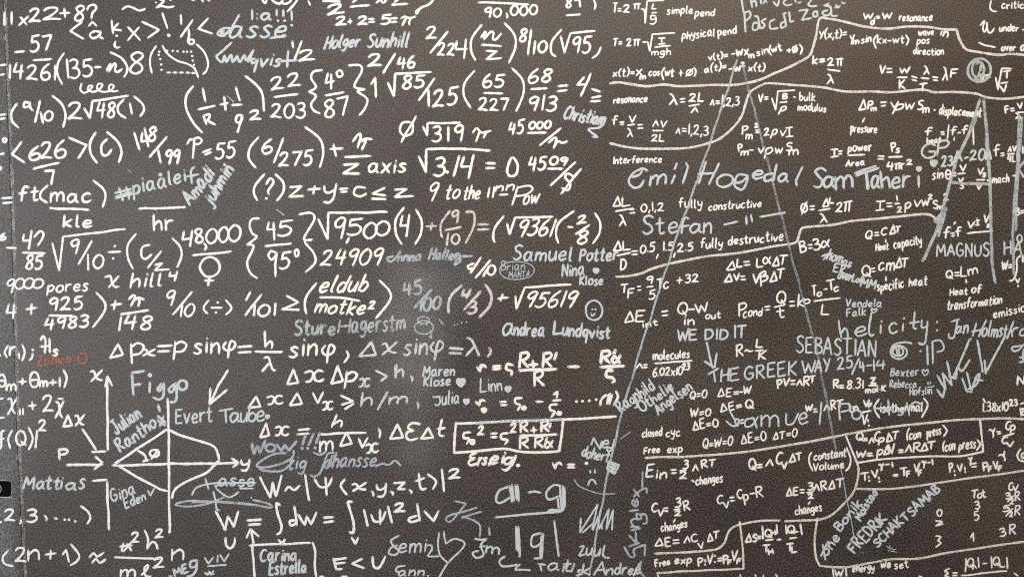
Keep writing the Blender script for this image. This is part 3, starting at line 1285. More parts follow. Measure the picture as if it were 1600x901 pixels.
t 1285 470 1310 468 52 s
l 1240,490 1305,490
t 1240 565 1280 560 62 v
d 1325,495
t 1362 510 1485 508 68 mach
= formula|cut off harmonic frequency formula at the right edge|w|3.7|.06
t 1368 312 1415 308 78 f
l 1425,290 1448,288
l 1428,308 1450,306
t 1480 280 1540 275 68 nv
l 1475,295 1530,292
t 1475 355 1535 352 50 4L
s 1565,255 1550,300 1562,345
l 1590,240 1590,290
l 1515,460 1560,455
l 1540,458 1540,500
t 1535 760 1600 755 65 B=
= formula|shifted frequency as a ratio of speeds|w|3.7|.06
t 990 930 1040 925 75 f
l 1080,810 1068,825
l 1048,895 1072,893
l 1050,915 1075,912
t 1085 915 1130 908 75 f
t 1175 850 1225 845 82 v
l 1235,800 1262,795
l 1245,785 1250,830
l 1230,832 1262,830
t 1295 820 1335 815 90 v
t 1318 850 1338 848 45 s
l 1170,895 1365,875
@ 940 360 4.848
= dividing_line|thick white line rising under the interference notes and curling up to the right|w|4.6|0
s 110,350 200,345 300,325 380,290 500,255 640,225 800,195 1000,175 1150,150 1300,120 1440,100 1480,80 1500,20 1520,-18 1600,-30 1750,-42 1900,-72 2080,-88 2250,-105 2430,-123 2500,-112 2540,-72 2570,-22
= formula|path difference ratio for destructive interference|w|3.8|.06
t 92 155 150 152 68 Δ
t 162 150 220 145 68 L
l 118,190 218,168
t 145 300 185 295 76 D
l 230,158 270,155
l 232,182 270,180
t 295 170 400 165 66 0.5
l 428,180 415,215
t 470 150 545 150 60 1.5
l 555,170 545,205
t 575 160 692 150 60 2.5
t 750 135 915 130 82 fully
t 960 110 1375 78 82 destructive
= formula|temperature conversion with nine fifths and thirty two|w|3.8|.06
l 145,412 200,405
l 175,410 170,470
t 200 512 245 508 60 F
l 272,425 298,422
l 275,452 300,450
t 345 402 388 398 60 9
l 342,428 392,422
t 360 520 405 515 72 5
l 418,372 465,362
l 445,368 440,440
t 470 445 508 442 74 c
l 570,378 612,375
l 592,358 588,402
t 632 398 732 385 60 32
= formula|thermal expansion of length|w|3.8|.1
t 948 298 1015 292 75 Δ
t 1025 280 1065 275 55 L
l 1080,238 1120,235
l 1082,262 1122,260
t 1175 275 1220 272 72 L
t 1222 252 1280 250 84 α
t 1295 272 1345 268 70 Δ
t 1345 262 1402 258 62 T
= formula|thermal expansion of volume|w|3.8|.1
t 932 395 990 390 60 Δ
t 1005 378 1045 372 50 V
l 1052,348 1085,345
l 1055,372 1088,370
t 1145 400 1195 395 72 V
t 1205 400 1265 382 78 β
t 1278 390 1330 385 72 Δ
t 1328 365 1380 360 62 T
= formula|internal energy as heat in minus work out|w|3.8|.06
t 178 695 245 690 72 Δ
t 260 690 325 685 75 E
t 318 735 425 715 62 int
l 455,615 500,608
l 458,645 500,640
t 580 640 645 635 90 Q
t 630 720 700 718 68 in
l 655,598 705,595
t 722 625 815 600 70 W
t 790 670 900 665 60 out
= formula|conducted power as a temperature difference over length|w|3.9|.06
t 1038 645 1095 640 105 P
t 1075 660 1215 642 80 cond
l 1238,578 1275,572
l 1240,602 1275,598
t 1330 550 1390 545 90 Q
l 1308,580 1388,562
t 1335 665 1390 655 74 t
l 1422,540 1462,535
l 1425,572 1462,568
t 1488 580 1535 575 105 k
t 1535 550 1575 548 58 o
t 1600 495 1630 490 70 T
t 1635 498 1665 495 56 o
l 1688,445 1708,442
t 1715 460 1775 450 72 T
t 1762 462 1795 458 60 c
l 1610,535 1808,510
t 1665 635 1722 632 72 L
= formula|B equals three alpha|w|4|.06
t 1510 165 1550 155 78 B
l 1565,110 1595,108
l 1568,135 1598,132
t 1612 155 1660 140 82 3
t 1665 130 1725 122 98 α
= chalk_note|pale capitals, three words above a downward arrow|b|4.6|.04
t 575 840 655 832 82 W
t 665 830 720 828 85 E
t 785 828 955 815 82 DID
t 1010 815 1095 805 95 IT
> arrow
l 795,848 840,1042
l 780,990 855,1038 872,932
= formula|R near L over k|w|3.8|.06
t 1018 953 1072 950 88 R
s 1085,913 1100,903 1120,915 1145,908
t 1172 888 1222 885 65 L
l 1165,911 1225,905
t 1190 978 1245 973 62 K
@ 1270 360 4.848
= formula|heat capacity formula with its name|w|3.7|.08
t 402 68 445 62 62 Q
l 468,18 500,15
l 470,38 502,35
t 520 35 560 30 58 C
t 585 30 625 25 58 Δ
t 625 18 662 14 48 T
l 552,70 552,90
t 478 155 572 142 60 Heat
t 618 136 825 105 78 capacity
= formula|specific heat formula with its name|w|3.8|.08
t 382 350 438 340 85 Q
l 445,290 470,285
l 448,312 475,308
t 500 305 618 290 92 cm
t 628 290 675 285 68 Δ
t 672 275 722 270 60 T
l 552,350 555,382
t 490 460 690 430 82 specific
t 730 425 865 410 76 heat
= formula|heat of transformation formula with its name|w|3.7|.08
t 1018 365 1060 355 60 Q
l 1072,320 1108,318
l 1075,342 1110,340
t 1120 348 1165 345 80 L
t 1182 338 1250 320 70 m
l 1160,370 1163,398
t 1040 498 1170 480 66 Heat
t 1205 475 1275 470 66 of
t 1018 605 1430 555 80 transformation
t 1372 665 1650 605 76 emission
= formula|work as an integral from V i|w|4|.06
t 1432 300 1510 292 62 W=
s 1575,190 1545,220 1545,300 1520,370 1490,382
t 1540 395 1570 390 48 v
d 1555,420
l 1590,190 1590,240
= signature|thin white two line name ending in an outlined heart|b|3.2|.04
t 250 578 520 575 58 Vendela
t 255 655 400 642 58 Falk
> heart
s 460,625 440,600 450,590 462,602 475,590 485,600 460,625
= signature|narrow pale scrawl of three lines sloping down to the right|b|4.2|.1
s 68,195 110,180 152,172
l 112,182 78,225
t 105 215 280 285 78 homas
l 210,262 290,270
t 155 310 240 325 68 Ek
s 215,320 250,330 300,345
t 190 362 370 400 58 overLof
t 360 420 465 450 62 MM
= signature|thin pale capitals, a first name and a cut off surname at the right edge|b|4|.02
t 938 200 1335 190 92 MAGNUS
t 1450 190 1500 188 115 H
t 1520 185 1580 180 95 A
o 1565,62 18 28 1.05
= chalk_note|large pale word with a colon, about spin direction|b|4.2|0
l 195,680 215,810
s 215,780 240,740 260,760 265,810
t 320 805 410 795 120 e
s 445,620 425,740 435,795 465,785
l 515,715 512,780
d 520,688
t 580 775 640 770 125 c
l 685,705 678,765
d 690,665
s 772,615 762,735 785,740
l 735,700 808,690
s 825,680 825,735 865,725
l 868,690 855,830
s 855,830 840,860 800,860
d 940,692 940,755
= chalk_note|pale round scrawl followed by two tall letters|b|4.2|0
s 590,900 620,860 700,845 750,855
o 650,922 62 50 1.1
o 645,915 40 36 1.2
s 600,890 650,870 690,885
l 632,890 640,945
l 650,890 655,945
d 815,912
s 800,850 830,860 850,855
l 865,872 870,1017
l 905,840 908,1007
s 905,840 960,830 990,870 985,905 940,918
= signature|pale slanted name running off the right edge|b|4.4|.2
s 1095,680 1080,760 1065,810 1030,810 1030,780
l 1050,690 1110,670
t 1085 785 1175 775 92 an
l 1238,700 1210,800
l 1312,680 1255,805
l 1205,765 1280,750
t 1285 805 1400 800 110 olm
t 1410 805 1470 800 100 st
l 1520,690 1470,820
t 1510 800 1560 790 100 r
t 1570 800 1612 798 90 o
= large_letter|tall pale letter A drawn begun as one long thin stroke leaning left|f|4|0
@ 0 0 1
l 1152,94 1122,186 1090,281 1058.6,366 1030,455 1001,544 971,647 950,738 935,818 921,899
= large_letter|faint thin stroke running down to the right from the top of the pale A|v|3.6|0
l 1160,101 1182,186 1205,275 1228,366 1268,519 1276,545 1306,705
= scratch|faint white scratch among the lower right notes|f|2.2|0
l 1313,730 1324,785 1335,840
l 432,327 445,337
l 355,150 366,160
l 200,266 206,270
l 970,685 985,674
= large_letter|big pale scribbled letter A in shaded strokes near the right edge|f|5.4|0
l 1531,156 1511,215 1495,248 1484,285 1474,322 1461,366 1441,408
l 1525,185 1508,222 1493,250
l 1470,335 1460,345 1468,352 1452,385 1444,406
l 1478,325 1466,370
l 1537,157 1543,222 1547,285 1548,345 1550,412 1555,443
l 1541,215 1547,300
l 1487,285 1508,287 1549,288
= large_letter|pale double stroke A cut off by the right edge|f|4.6|0
l 1592,180 1589,262 1584,315 1582,366 1584,430
l 1597,183 1592,250 1588,310 1587,360
l 1590,262 1600,278
l 1588,268 1600,252
= signature|pale capitals, a first name above the name of a route and date|b|4.6|0
t 1245 550 1368 557 25 SEBASTIAN
= chalk_note|pale capitals in three words ending in a date|b|4.6|.02
@ 940 540 4.848
l 808,215 885,170
l 850,195 860,275
t 905 268 960 262 95 H
t 975 262 1040 255 85 E
t 1085 260 1475 215 95 GREEK
t 1520 212 1620 205 98 W
t 1615 205 1725 200 90 AY
t 1785 180 1900 170 95 25
l 1950,95 1895,215
t 1960 205 1995 200 95 4
l 2005,150 2045,145
l 2060,105 2065,190
t 2080 185 2148 180 80 4
= formula|p V equals n R T|w|3.9|.06
t 1335 325 1370 320 72 P
t 1378 305 1422 300 55 V
l 1430,265 1462,262
l 1432,290 1465,288
t 1478 302 1520 298 70 n
t 1530 305 1575 300 78 R
t 1575 285 1618 280 60 T
= formula|number of moles as molecules over a large number|w|3.7|.06
t 262 172 312 170 68 n
l 318,145 345,142
l 318,165 345,162
t 390 105 665 92 78 molecules
l 402,132 685,112
t 390 230 612 215 62 6.02x10
t 612 180 665 178 46 23
= signature|bold pale name of three lines rising steeply|b|4.4|.06
t 150 510 405 320 92 Ragnhild
t 310 500 550 325 78 Othelie
t 430 520 690 330 80 Angelsen
= formula|Q equals zero, change in energy is minus W|w|3.8|.06
t 672 410 795 395 66 Q=0
t 880 390 1040 378 62 ΔE=
l 1045,350 1070,348
t 1075 365 1130 362 50 W
= formula|W equals zero, change in energy is Q|w|3.8|.06
t 672 540 825 528 60 W=0
t 905 505 1065 470 60 ΔE=
t 1100 475 1150 465 76 Q
= formula|change in energy zero beside a big pale S|w|3.9|.06
t 695 640 885 610 66 ΔE=0
l 1050,562 1075,560
l 1050,585 1078,582
= signature|widely spaced pale full name across the equations in the lower right|b|4.2|0
l 968,490 1012,565
s 945,570 990,605 1040,600
o 1025,572 14 20 1.05
s 1150,545 1092,560 1090,610 1140,600 1185,535
l 1150,540 1175,620
t 1210 605 1340 605 150 m
s 1398,515 1400,590 1450,585 1490,510
t 1495 605 1560 602 155 e
l 1665,425 1650,595
l 1795,440 1805,565
s 1795,440 1870,440 1880,480 1810,500
o 1930,520 36 35 1.05
l 2170,410 2178,525
l 2060,470 2200,480
s 2240,490 2285,495 2270,522 2245,520
s 2310,430 2330,525
s 2325,470 2370,425 2420,440
= annotation|closed cycle|w|3.6|.06
t 310 690 455 680 68 closed
t 490 690 592 680 74 cyc
= formula|Q, W, energy and temperature changes all zero|w|3.8|.06
t 770 775 990 750 68 Q=W=0
t 1060 745 1248 718 66 ΔE=0
t 1300 712 1478 690 60 ΔT=0
= annotation|free exp above the long dividing line|w|3.7|.06
t 322 815 440 808 58 Free
t 500 810 610 805 70 exp
= dividing_line|long white line rising to the right above the constant volume formulas|w|4|0
s 328,848 450,840 600,840 750,830 900,820 1100,800 1300,770 1450,745 1600,720 1750,690 1900,660 2100,625 2300,600 2500,580 2700,560 2900,552 3050,548 3220,555
@ 1270 540 4.848
= formula|work of an isothermal process with a logarithm|w|3.7|.06
t -55 495 -5 490 72 w
l 5,480 28,478
l 8,500 30,498
t 85 490 130 488 68 n
t 140 488 180 482 65 R
t 180 480 225 475 60 T
t 285 505 345 495 72 ln
t 382 465 425 460 55 V
t 424 468 452 464 34 F
l 365,505 440,490
t 372 595 410 590 65 V
l 418,560 420,575
d 425,603
s 500,405 465,470 505,545
t 515 500 830 495 76 isothermal
s 840,395 870,450 825,540
= formula|gas constant eight point three one|w|3.8|.06
t 155 325 195 320 68 R
l 200,300 235,298
l 200,318 235,316
t 262 325 382 318 68 8.31
l 438,245 475,242 440,285 480,282
l 425,300 485,298
t 400 358 550 345 58 mol·K
= signature|thin white two names with a heart and a smiling face|b|3|.08
t 590 232 800 225 62 Bexter
t 582 315 785 315 60 Rebecca
t 735 378 900 362 58 Hofslin
> heart
s 850,225 825,190 840,180 850,195 865,178 875,195 850,225
> smiley
l 872,275 872,290
l 890,272 890,290
s 870,310 895,312 918,302
= signature|bold pale jagged scrawl rising through crossing long strokes|b|4.6|0
l 942,225 1005,330 982,205 1052,297 1015,120
l 940,330 985,390 1000,320
l 945,340 980,388
l 1150,40 1060,240
l 1030,230 1085,250 1090,160
s 1100,160 1130,190 1188,105
l 1185,-50 1150,40
l 1195,-52 1190,-45
l 1130,245 1165,345 1205,350
l 1165,200 1200,340 1240,225
s 1170,330 1240,290 1262,210 1230,250 1285,262
l 1245,-40 1285,200
l 1300,110 1310,210
l 1420,-5 1318,190
l 1455,-75 1420,-5
= chalk_note|pale letters cut off by the right edge|b|4.4|0
s 1590,0 1510,10 1520,40 1560,30 1595,-10
s 1600,20 1590,70 1590,120 1562,122
s 1565,85 1600,95
= formula|small constant with a power of minus twenty three|w|3.7|.04
l 1290,398 1305,428
t 1290 500 1480 490 66 1.38x10
l 1465,440 1485,438
t 1495 460 1550 452 46 23
l 1575,440 1600,430
l 1570,480 1600,475
t 1580 530 1605 525 60 k
t 1550 295 1600 290 60 N
= boxed_formula|heat and work at constant pressure in a drawn box|w|3.8|.08
t 335 715 380 708 60 Q
l 385,702 412,698
l 388,716 412,712
t 428 735 465 730 72 n
t 470 725 510 720 72 C
t 500 730 540 725 54 p
t 560 725 605 718 66 Δ
t 600 705 650 700 56 T
t 712 708 815 695 80 (con
t 868 690 972 672 82 press
s 985,600 1015,640 990,685
t 332 840 400 835 85 w
l 410,815 450,812
l 412,832 455,830
t 490 825 530 820 72 p
t 540 822 580 818 60 Δ
t 580 812 625 805 62 V
l 648,790 682,787
l 650,806 685,803
t 702 805 750 800 80 n
t 760 805 815 798 62 R
t 820 800 870 795 62 Δ
t 865 785 925 780 55 T
t 985 795 1075 785 82 (con
t 1108 785 1232 770 84 press
s 1245,710 1268,745 1240,790
> box
l 250,680 295,790 335,885
s 335,885 500,860 700,845 900,835 1100,835 1200,820 1290,800
l 1265,555 1278,680 1290,800
= formula|gamma as a ratio of heat capacities|w|3.8|.06
t 1345 680 1390 668 78 γ
l 1395,650 1420,648
l 1398,668 1422,662
t 1462 635 1500 632 56 C
t 1500 640 1535 635 64 p
l 1442,685 1525,662
t 1435 740 1475 735 52 C
t 1470 765 1525 755 64 v
s 1575,780 1550,820 1560,860 1600,875
o 1592,830 12 20 1.05
= annotation|constant volume in tall brackets|w|3.7|.06
t 10 865 250 835 74 constant
t 5 943 235 928 68 Volume
s -10,805 -28,840 -25,890 0,945
s 255,770 285,850 278,910 250,945
@ 600 360 4
= signature|pale full name in wide spaced print letters beside the destructive interference formula|b|4.8|.15
t 810 185 1175 190 92 Samuel
t 1225 190 1460 185 76 Potter
= signature|small pale two line name with a filled heart, below the wide spaced name|b|4.6|.06
t 1115 285 1250 280 78 Nina
t 1225 340 1368 340 60 Klose
> heart
h 1325,252 40
= signature|thin faint words inside a faint oval|f|2.2|.08
t 735 250 880 250 55 Brian
t 780 298 910 292 42 MANTA
o 830,250 110 58 1.04
= fraction|four over ten|w|4.8|.1
s 562,205 525,222 530,240 555,235
l 605,170 540,265
l 665,185 572,295
l 650,235 620,285
t 650 282 697 275 58 0
= fraction|rubbed forty five over one hundred in the wiped grey patch|f|5|.15
t 125 408 240 390 80 45
l 298,370 188,485
t 230 505 350 490 76 100
= fraction|four thirds in brackets|g|5|.15
s 485,345 425,400 402,460 405,515
l 500,372 488,405 540,400
l 540,370 515,425
l 602,382 500,495
t 525 522 575 518 72 3
s 635,340 670,400 660,470 598,540
= formula|plus root of a five digit number|w|4.6|.45
l 715,425 775,418
l 742,400 728,440
l 822,410 828,488 880,355 1170,338
t 885 482 1190 478 98 95619
= smiley|pale smiling face in an oval outline|b|4.6|0
o 1312,500 52 62 1.04
d 1302,492 1322,492
l 1295,520 1302,535 1320,518
= signature|slanted faint cursive name on the edge of the wiped patch|f|4.6|.3
s 105,130 60,185 35,195 20,175 60,160
t 90 192 232 192 58 nnna
t 285 182 470 184 66 Hallen
s 465,170 440,215 480,190 470,165 555,160
= signature|pale cursive full name below the root of a five digit number|b|5.6|.12
t 745 655 812 652 128 a
t 815 655 1000 664 84 ndrea
t 1062 648 1125 640 78 L
t 1118 655 1272 668 82 undq
t 1285 668 1410 674 78 vist
@ 300 360 4
= signature|wide faint name fading into the wiped patch|f|4.8|.08
t 645 655 895 648 92 Sture
= signature|faint surname half wiped away beside the grey patch|f|4.6|.08
t 915 640 985 635 78 H
t 1000 640 1330 615 100 agerstm
= smiley|ghost of a wiped smiling face with dots|f|2.8|0
o 1450,605 58 42 1.2
o 1448,560 38 22 1.1
d 1430,590 1468,590 1440,560
l 1490,620 1498,675 1485,660
s 1545,555 1565,580 1575,575
d 1640,590 1660,585 1685,575 1715,572
@ 0 500 4
= formula|cut off r one in brackets and H s|w|4.8|.06
d 0,220
s 50,160 30,200 45,232
t 62 218 100 215 88 r
l 118,205 122,240
s 140,155 155,200 138,255
d 205,185
s 205,210 200,235 185,250
s 255,125 270,98 285,130 280,205
l 310,115 312,200
l 255,165 312,160
t 330 222 362 220 62 s
= signature|red chalk name with a capital O and a dot|r|4.2|.06
t 235 284 450 268 64 Zahira
o 518,238 28 33 .93
d 580,245,.6
= formula|momentum spread equals p sine phi|w|5|.06
l 738,150 688,235 770,215 738,150
t 825 228 905 215 118 p
t 890 225 968 222 68 χ
l 985,162 1075,158
l 990,195 1060,192
t 1090 208 1165 205 118 p
t 1212 210 1370 205 112 sin
t 1395 205 1470 200 112 φ
l 1490,168 1572,162
l 1492,202 1568,198
= formula|theta m plus theta m plus one, cut off at left|w|4.8|.06
o 12,378 22 38 1.05
l 0,378 35,376
t 42 440 100 440 66 m
l 118,385 165,382
l 142,365 140,402
o 215,372 28 48 1.05
l 192,375 238,370
t 250 418 375 415 58 m+1
s 398,312 418,360 402,420
= formula|chi eleven plus two chi bar, cut off at left|w|4.8|.04
l 0,490 20,488
s 50,495 70,490 80,560 98,585
l 102,492 50,588
l 125,555 125,590
l 145,552 145,588
l 178,535 225,530
l 202,510 205,560
t 268 575 335 570 98 2
l 365,490 392,490
s 350,510 368,520 375,580 390,608
l 398,505 345,612
l 0,610 25,608
= formula|squared size of f of Q, cut off at left|w|4.8|.04
s 28,690 10,700 8,790 0,800
l 0,740 25,738
s 75,690 52,740 65,800
o 130,735 30 45 1.05
l 130,755 165,780
s 180,670 205,740 180,808
l 232,690 222,798
t 240 690 290 688 68 2
= graph|single slit diagram with axes, slit edges and a bell shaped curve|w|5|0
> axis
t 565 382 640 375 100 χ
l 675,810 672,350
l 658,415 672,350 702,410
l 705,905 1490,888
l 1450,863 1490,890 1455,917
t 1508 918 1560 912 74 y
> slit
l 575,822 660,818
l 580,1003 668,995
l 670,1010 682,1310
> screen_line
l 1048,490 1055,700 1055,900 1060,1327
> curve
s 1050,680 1120,715 1200,740 1330,783 1362,835 1370,875
s 1370,875 1330,915 1285,955 1170,1005 1095,1055 1075,1110
> ray
l 720,893 900,775 1050,677
l 740,907 850,975 1000,1055 1050,1067
> angle_mark
s 860,812 905,842 915,880
l 895,880 928,872
o 965,830 28 22 1.05
l 988,808 945,868
> arrow
l 420,903 640,900
l 598,852 640,888 590,930
t 370 870 425 868 62 P
= formula|delta x with a pointer to the slit|w|4.8|.05
t 395 662 450 658 76 Δ
t 470 655 528 648 105 χ
l 515,680 560,745 600,808
= signature|large pale nickname in print, over the bell curve diagram|b|5.8|0
l 825,335 835,468
l 825,328 905,316
l 830,405 880,398
l 938,390 935,450
d 938,342,1.5
s 1010,395 985,430 1000,440 1022,400
s 1025,395 1022,470 995,495 955,480
s 1095,395 1055,430 1075,450 1100,400
s 1102,395 1105,480 1090,510 1060,510
o 1142,405 27 30 1.05
= signature|pale print full name with a small heart, right of the bell curve diagram|b|5|.04
t 1100 645 1325 632 92 Evert
l 1372,565 1455,552
l 1410,560 1415,640
t 1440 638 1500 635 98 a
t 1505 636 1545 634 90 u
t 1555 634 1600 632 95 b
t 1605 632 1655 630 105 e
> heart
h 1672,602 28
= arrow|white arrow pointing down to the print name|w|5|0
l 1425,312 1365,405 1310,525
l 1315,430 1310,525 1418,435
= signature|bold pale two line scrawl inside the diagram, between the axes|b|5.4|.1
t 735 715 885 598 84 Julian
t 755 825 985 660 76 Rantho
l 990,530 1000,570
l 1000,660 1025,595
l 985,595 1038,640
s 985,620 1005,640 1035,655
@ 0 676 4
= signature|pale small two line name with a v shaped heart, in the diagram's lower half|b|4.6|.1
t 705 430 850 378 74 Gina
t 790 470 915 415 58 Eden
l 925,360 942,390 965,345
= signature|blue white first name in bold print next to the black fitting|b|5.6|.15
t 148 350 280 350 70 Ma
t 285 350 375 350 82 tt
t 385 350 480 350 72 ia
t 495 350 530 348 95 s
= formula|two, three and so on, closing bracket|w|4.8|.04
t 30 545 95 545 76 2
s 130,540 132,555 125,565
d 5,555
t 165 555 230 550 82 3
s 280,515 292,530 290,545
l 345,532 358,535
d 405,540 432,540 470,550
s 505,455 550,490 565,530 545,568
= formula|two n plus one is about|w|4.8|.04
s 50,735 18,775 30,815 85,832
t 95 802 165 800 86 2
t 175 800 245 795 100 n
l 285,758 348,750
l 318,732 315,785
l 392,758 415,728 432,805
s 445,695 495,760 480,800 440,825
s 560,775 585,750 610,770 650,745
s 578,808 600,785 625,810 660,788
= fraction|pi squared h squared over m l squared|w|4.8|.06
l 750,708 828,700
l 772,688 760,738
l 795,690 822,735
l 820,682 770,740
t 820 685 870 680 58 2
s 905,608 925,660 920,725
s 920,720 950,680 975,690 985,725
t 970 655 1020 650 54 2
l 718,775 992,785
t 755 895 845 892 78 m
s 885,885 920,850 925,822 905,840 905,880 920,895 945,892
t 960 845 1025 838 62 2
t 1075 792 1148 788 104 n
= signature|pale capital letters rising at the bottom edge|b|4.8|.05
l 1060,892 1075,895
t 1095 895 1180 862 48 ME
s 1235,795 1195,800 1190,835 1225,830 1232,800
s 1232,800 1228,850 1205,885 1170,895
= chalk_note|pale underlined roman numeral letters at the bottom edge|b|4.4|0
t 1280 815 1430 800 42 VIV
l 1298,830 1415,822
s 1280,868 1300,885 1310,862 1320,885 1335,858
s 1285,880 1310,872 1338,880
@ 300 676 4
= formula|W over U with an equals sign and integrals of d W and psi squared|w|4.9|.06
l 150,490 208,605 225,520 262,585 290,488
s 210,655 215,700 240,720 265,690 268,655
l 345,545 432,540
l 358,572 432,568
s 550,450 528,437 535,500 560,580 550,622 530,632
l 540,665 565,690 580,665
s 650,545 612,550 620,578 655,560
l 640,458 655,575
l 665,510 705,575 718,520 745,570 778,495
l 825,528 882,525
l 825,558 885,550
s 1002,430 975,430 985,470 1010,560 1008,620 985,618
l 1000,655 1022,690 1038,655
l 1075,480 1098,580
s 1120,510 1140,550 1185,545 1210,490
l 1175,480 1178,570
l 1225,460 1250,560
t 1265 495 1330 488 52 2
s 1405,515 1355,535 1370,555 1425,540
l 1408,445 1425,548
l 1455,490 1510,550 1542,485
= formula|W goes as psi of x y z t squared|w|4.9|.06
l 425,275 490,402 505,310 525,395 560,265
s 582,362 605,335 640,355 675,325
l 708,260 732,420
s 768,290 800,335 850,330 875,280
l 835,280 842,388
s 955,290 930,330 968,385
t 1000 365 1090 355 78 χ
s 1125,365 1134,378 1132,390
t 1160 372 1220 360 82 y
s 1245,365 1256,375 1255,387
l 1262,312 1330,308 1285,350 1335,350
s 1360,355 1372,365 1370,377
s 1418,255 1425,330 1440,352 1462,345
l 1398,300 1455,280
s 1475,258 1525,300 1505,350
l 1562,230 1575,365
t 1605 285 1680 278 58 2
= boxed_name|pale two line name inside a white drawn box with an upward arrow|w|4.8|0
l 385,690 370,600
l 340,655 365,600 418,645
l 360,702 740,685
l 375,700 385,800 392,905
s 755,685 770,740 768,830 778,905
> lettering|bold pale lettering|b|5.4|.06
t 430 800 655 795 76 Carina
t 485 885 715 872 76 Estrella
= formula|E is less than U|w|4.9|0
l 885,785 902,850 940,848
l 882,790 965,780
l 895,815 960,808
l 1062,785 1000,815 1075,842
s 1130,775 1135,830 1165,842 1190,810 1208,770
l 800,897 820,897
l 935,896 970,896
= chalk_note|slate coloured exclamation with three exclamation marks|k|4.8|.25
l 375,65 385,130 410,80 425,125 460,45
o 490,92 30 24 1.1
l 530,70 560,112 580,72 605,110 655,50
l 712,10 690,75
l 760,5 728,78
l 798,2 775,65
d 690,95 725,96 770,92
= signature|slate coloured swirling full name with a large looped S|k|4|.25
s 635,110 630,150 560,190 450,215 405,200 470,150 530,128 590,125
s 640,170 560,235 440,232 425,215
t 600 228 710 228 88 tig
s 760,120 800,135 840,115
s 890,122 850,130 825,190 800,250 760,272 742,262
l 880,140 850,205
t 835 215 1150 208 88 ohansse
s 1150,208 1190,190 1230,198 1270,172 1305,205
@ 0 676 4
= signature|white flying signature over a long flat loop|b|4.4|.05
s 1200,388 1230,340 1320,315 1450,312 1600,310
l 1285,285 1305,350
t 1370 330 1590 330 74 asse
s 1375,312 1350,335 1345,325
s 1350,345 1400,385 1440,400 1492,368
l 1335,365 1348,430 1355,480 1372,480
l 1500,345 1585,345
d 1570,402,.8
= flourish|long flat pale loop under the flying signature|f|3.8|0
s 1600,448 1350,430 1200,422 1102,440 1110,452 1180,458 1300,440 1412,395
s 1200,432 1350,428 1540,440 1690,465 1682,442 1580,416
@ 300 360 4
= formula|h over lambda times sine phi|w|4.9|.06
l 455,632 460,728
s 460,720 490,690 502,710 498,735
l 395,755 565,758
s 452,795 478,792 490,830 505,868 522,872
l 482,828 440,878
t 610 788 780 778 118 sin
t 812 790 890 785 118 φ
s 968,755 978,785 950,825
= formula|delta x sine phi, greyed by the wiped patch|g|4.8|.06
l 1122,695 1045,785 1150,778 1122,695
t 1185 778 1280 768 108 χ
t 1325 778 1470 770 112 sin
t 1490 775 1568 768 115 φ
= formula|equals lambda, right of the wiped patch|g|5|.04
l 1612,735 1695,740
l 1608,765 1682,768
t 1715 780 1798 778 112 λ
s 1860,735 1868,760 1848,788
@ 300 520 4
= formula|delta x times delta p|w|4.9|.06
t 595 325 665 320 98 Δ
t 705 305 822 300 108 ξ
t 872 320 945 312 104 Δ
t 960 310 1030 302 108 p
= formula|rubbed subscript x, at least h|g|4.4|.06
t 1045 335 1110 330 82 ξ
l 1150,235 1220,270 1180,300
l 1268,205 1275,280
t 1272 280 1320 276 78 h
s 1370,270 1378,285 1375,300
= formula|delta x times delta v at least|w|4.9|.06
t 355 465 430 460 76 Δ
t 470 445 568 440 92 ξ
t 612 455 690 450 72 Δ
t 755 440 820 436 105 v
t 815 478 880 472 82 ξ
l 930,390 1008,425 935,448
l 955,475 1012,440
= formula|h over m, greyed by the wiped patch|g|4.6|.1
t 1060 455 1125 450 86 h
l 1222,368 1160,480
t 1235 445 1345 440 76 m
s 1410,435 1416,455 1412,470
= formula|delta x equals h over m delta v|w|4.9|.06
t 428 655 485 648 82 Δ
t 520 640 605 635 102 ξ
l 665,605 735,598
l 660,632 730,626
l 905,512 872,590
s 878,575 925,545 938,560 930,585
l 805,632 1085,622
t 800 742 880 738 100 m
t 925 710 1000 700 76 Δ
t 1040 720 1095 714 98 v
t 1085 755 1165 748 95 ξ
= formula|comma, delta E delta t|w|4.8|.06
s 1168,600 1176,620 1172,652
t 1238 660 1320 655 88 Δ
s 1425,568 1375,562 1350,590 1385,608
s 1385,608 1345,620 1342,655 1370,668 1412,655
t 1432 662 1508 655 72 Δ
s 1562,540 1545,630 1572,642
l 1535,598 1582,592
@ 600 520 4
= formula|r equals rho times R plus R prime over R|w|6|.1
l 585,215 600,238 605,200
s 600,220 620,200 638,215
l 682,208 728,205
l 682,225 728,222
s 805,200 770,195 765,225 798,238 795,262
t 845 215 905 212 88 R
l 900,200 962,195
l 930,175 935,220
t 990 212 1050 208 88 R
l 1078,125 1065,165
l 848,235 1078,225
t 935 335 1000 332 86 R
l 1155,210 1220,210
= fraction|R prime alpha over rho|w|6|.1
t 1355 190 1415 188 76 R
l 1445,110 1436,132
t 1425 190 1475 188 74 α
l 1355,212 1502,206
s 1430,235 1395,235 1390,270 1430,280 1440,300 1425,308
= formula|r nought equals rho nought minus one over rho nought, numbered one|w|5.2|.1
l 575,430 595,450 602,418
s 595,435 615,418 632,425
d 625,480,2.4
l 728,430 765,428
l 732,450 768,448
s 862,405 820,410 825,440 852,448 835,482
d 875,468,2
l 955,428 995,428
l 1060,385 1085,365 1080,405
l 1055,422 1108,418
s 1082,445 1040,450 1040,480 1068,490 1045,525
d 1095,500,2 1202,428 1240,425 1282,422 1325,415
s 1388,385 1358,415 1352,450
l 1395,395 1412,380 1392,445
l 1425,385 1408,445
s 1450,365 1462,400 1435,450
= boxed_formula|bold rho nought squared formula in a thick drawn box|w|5.6|.1
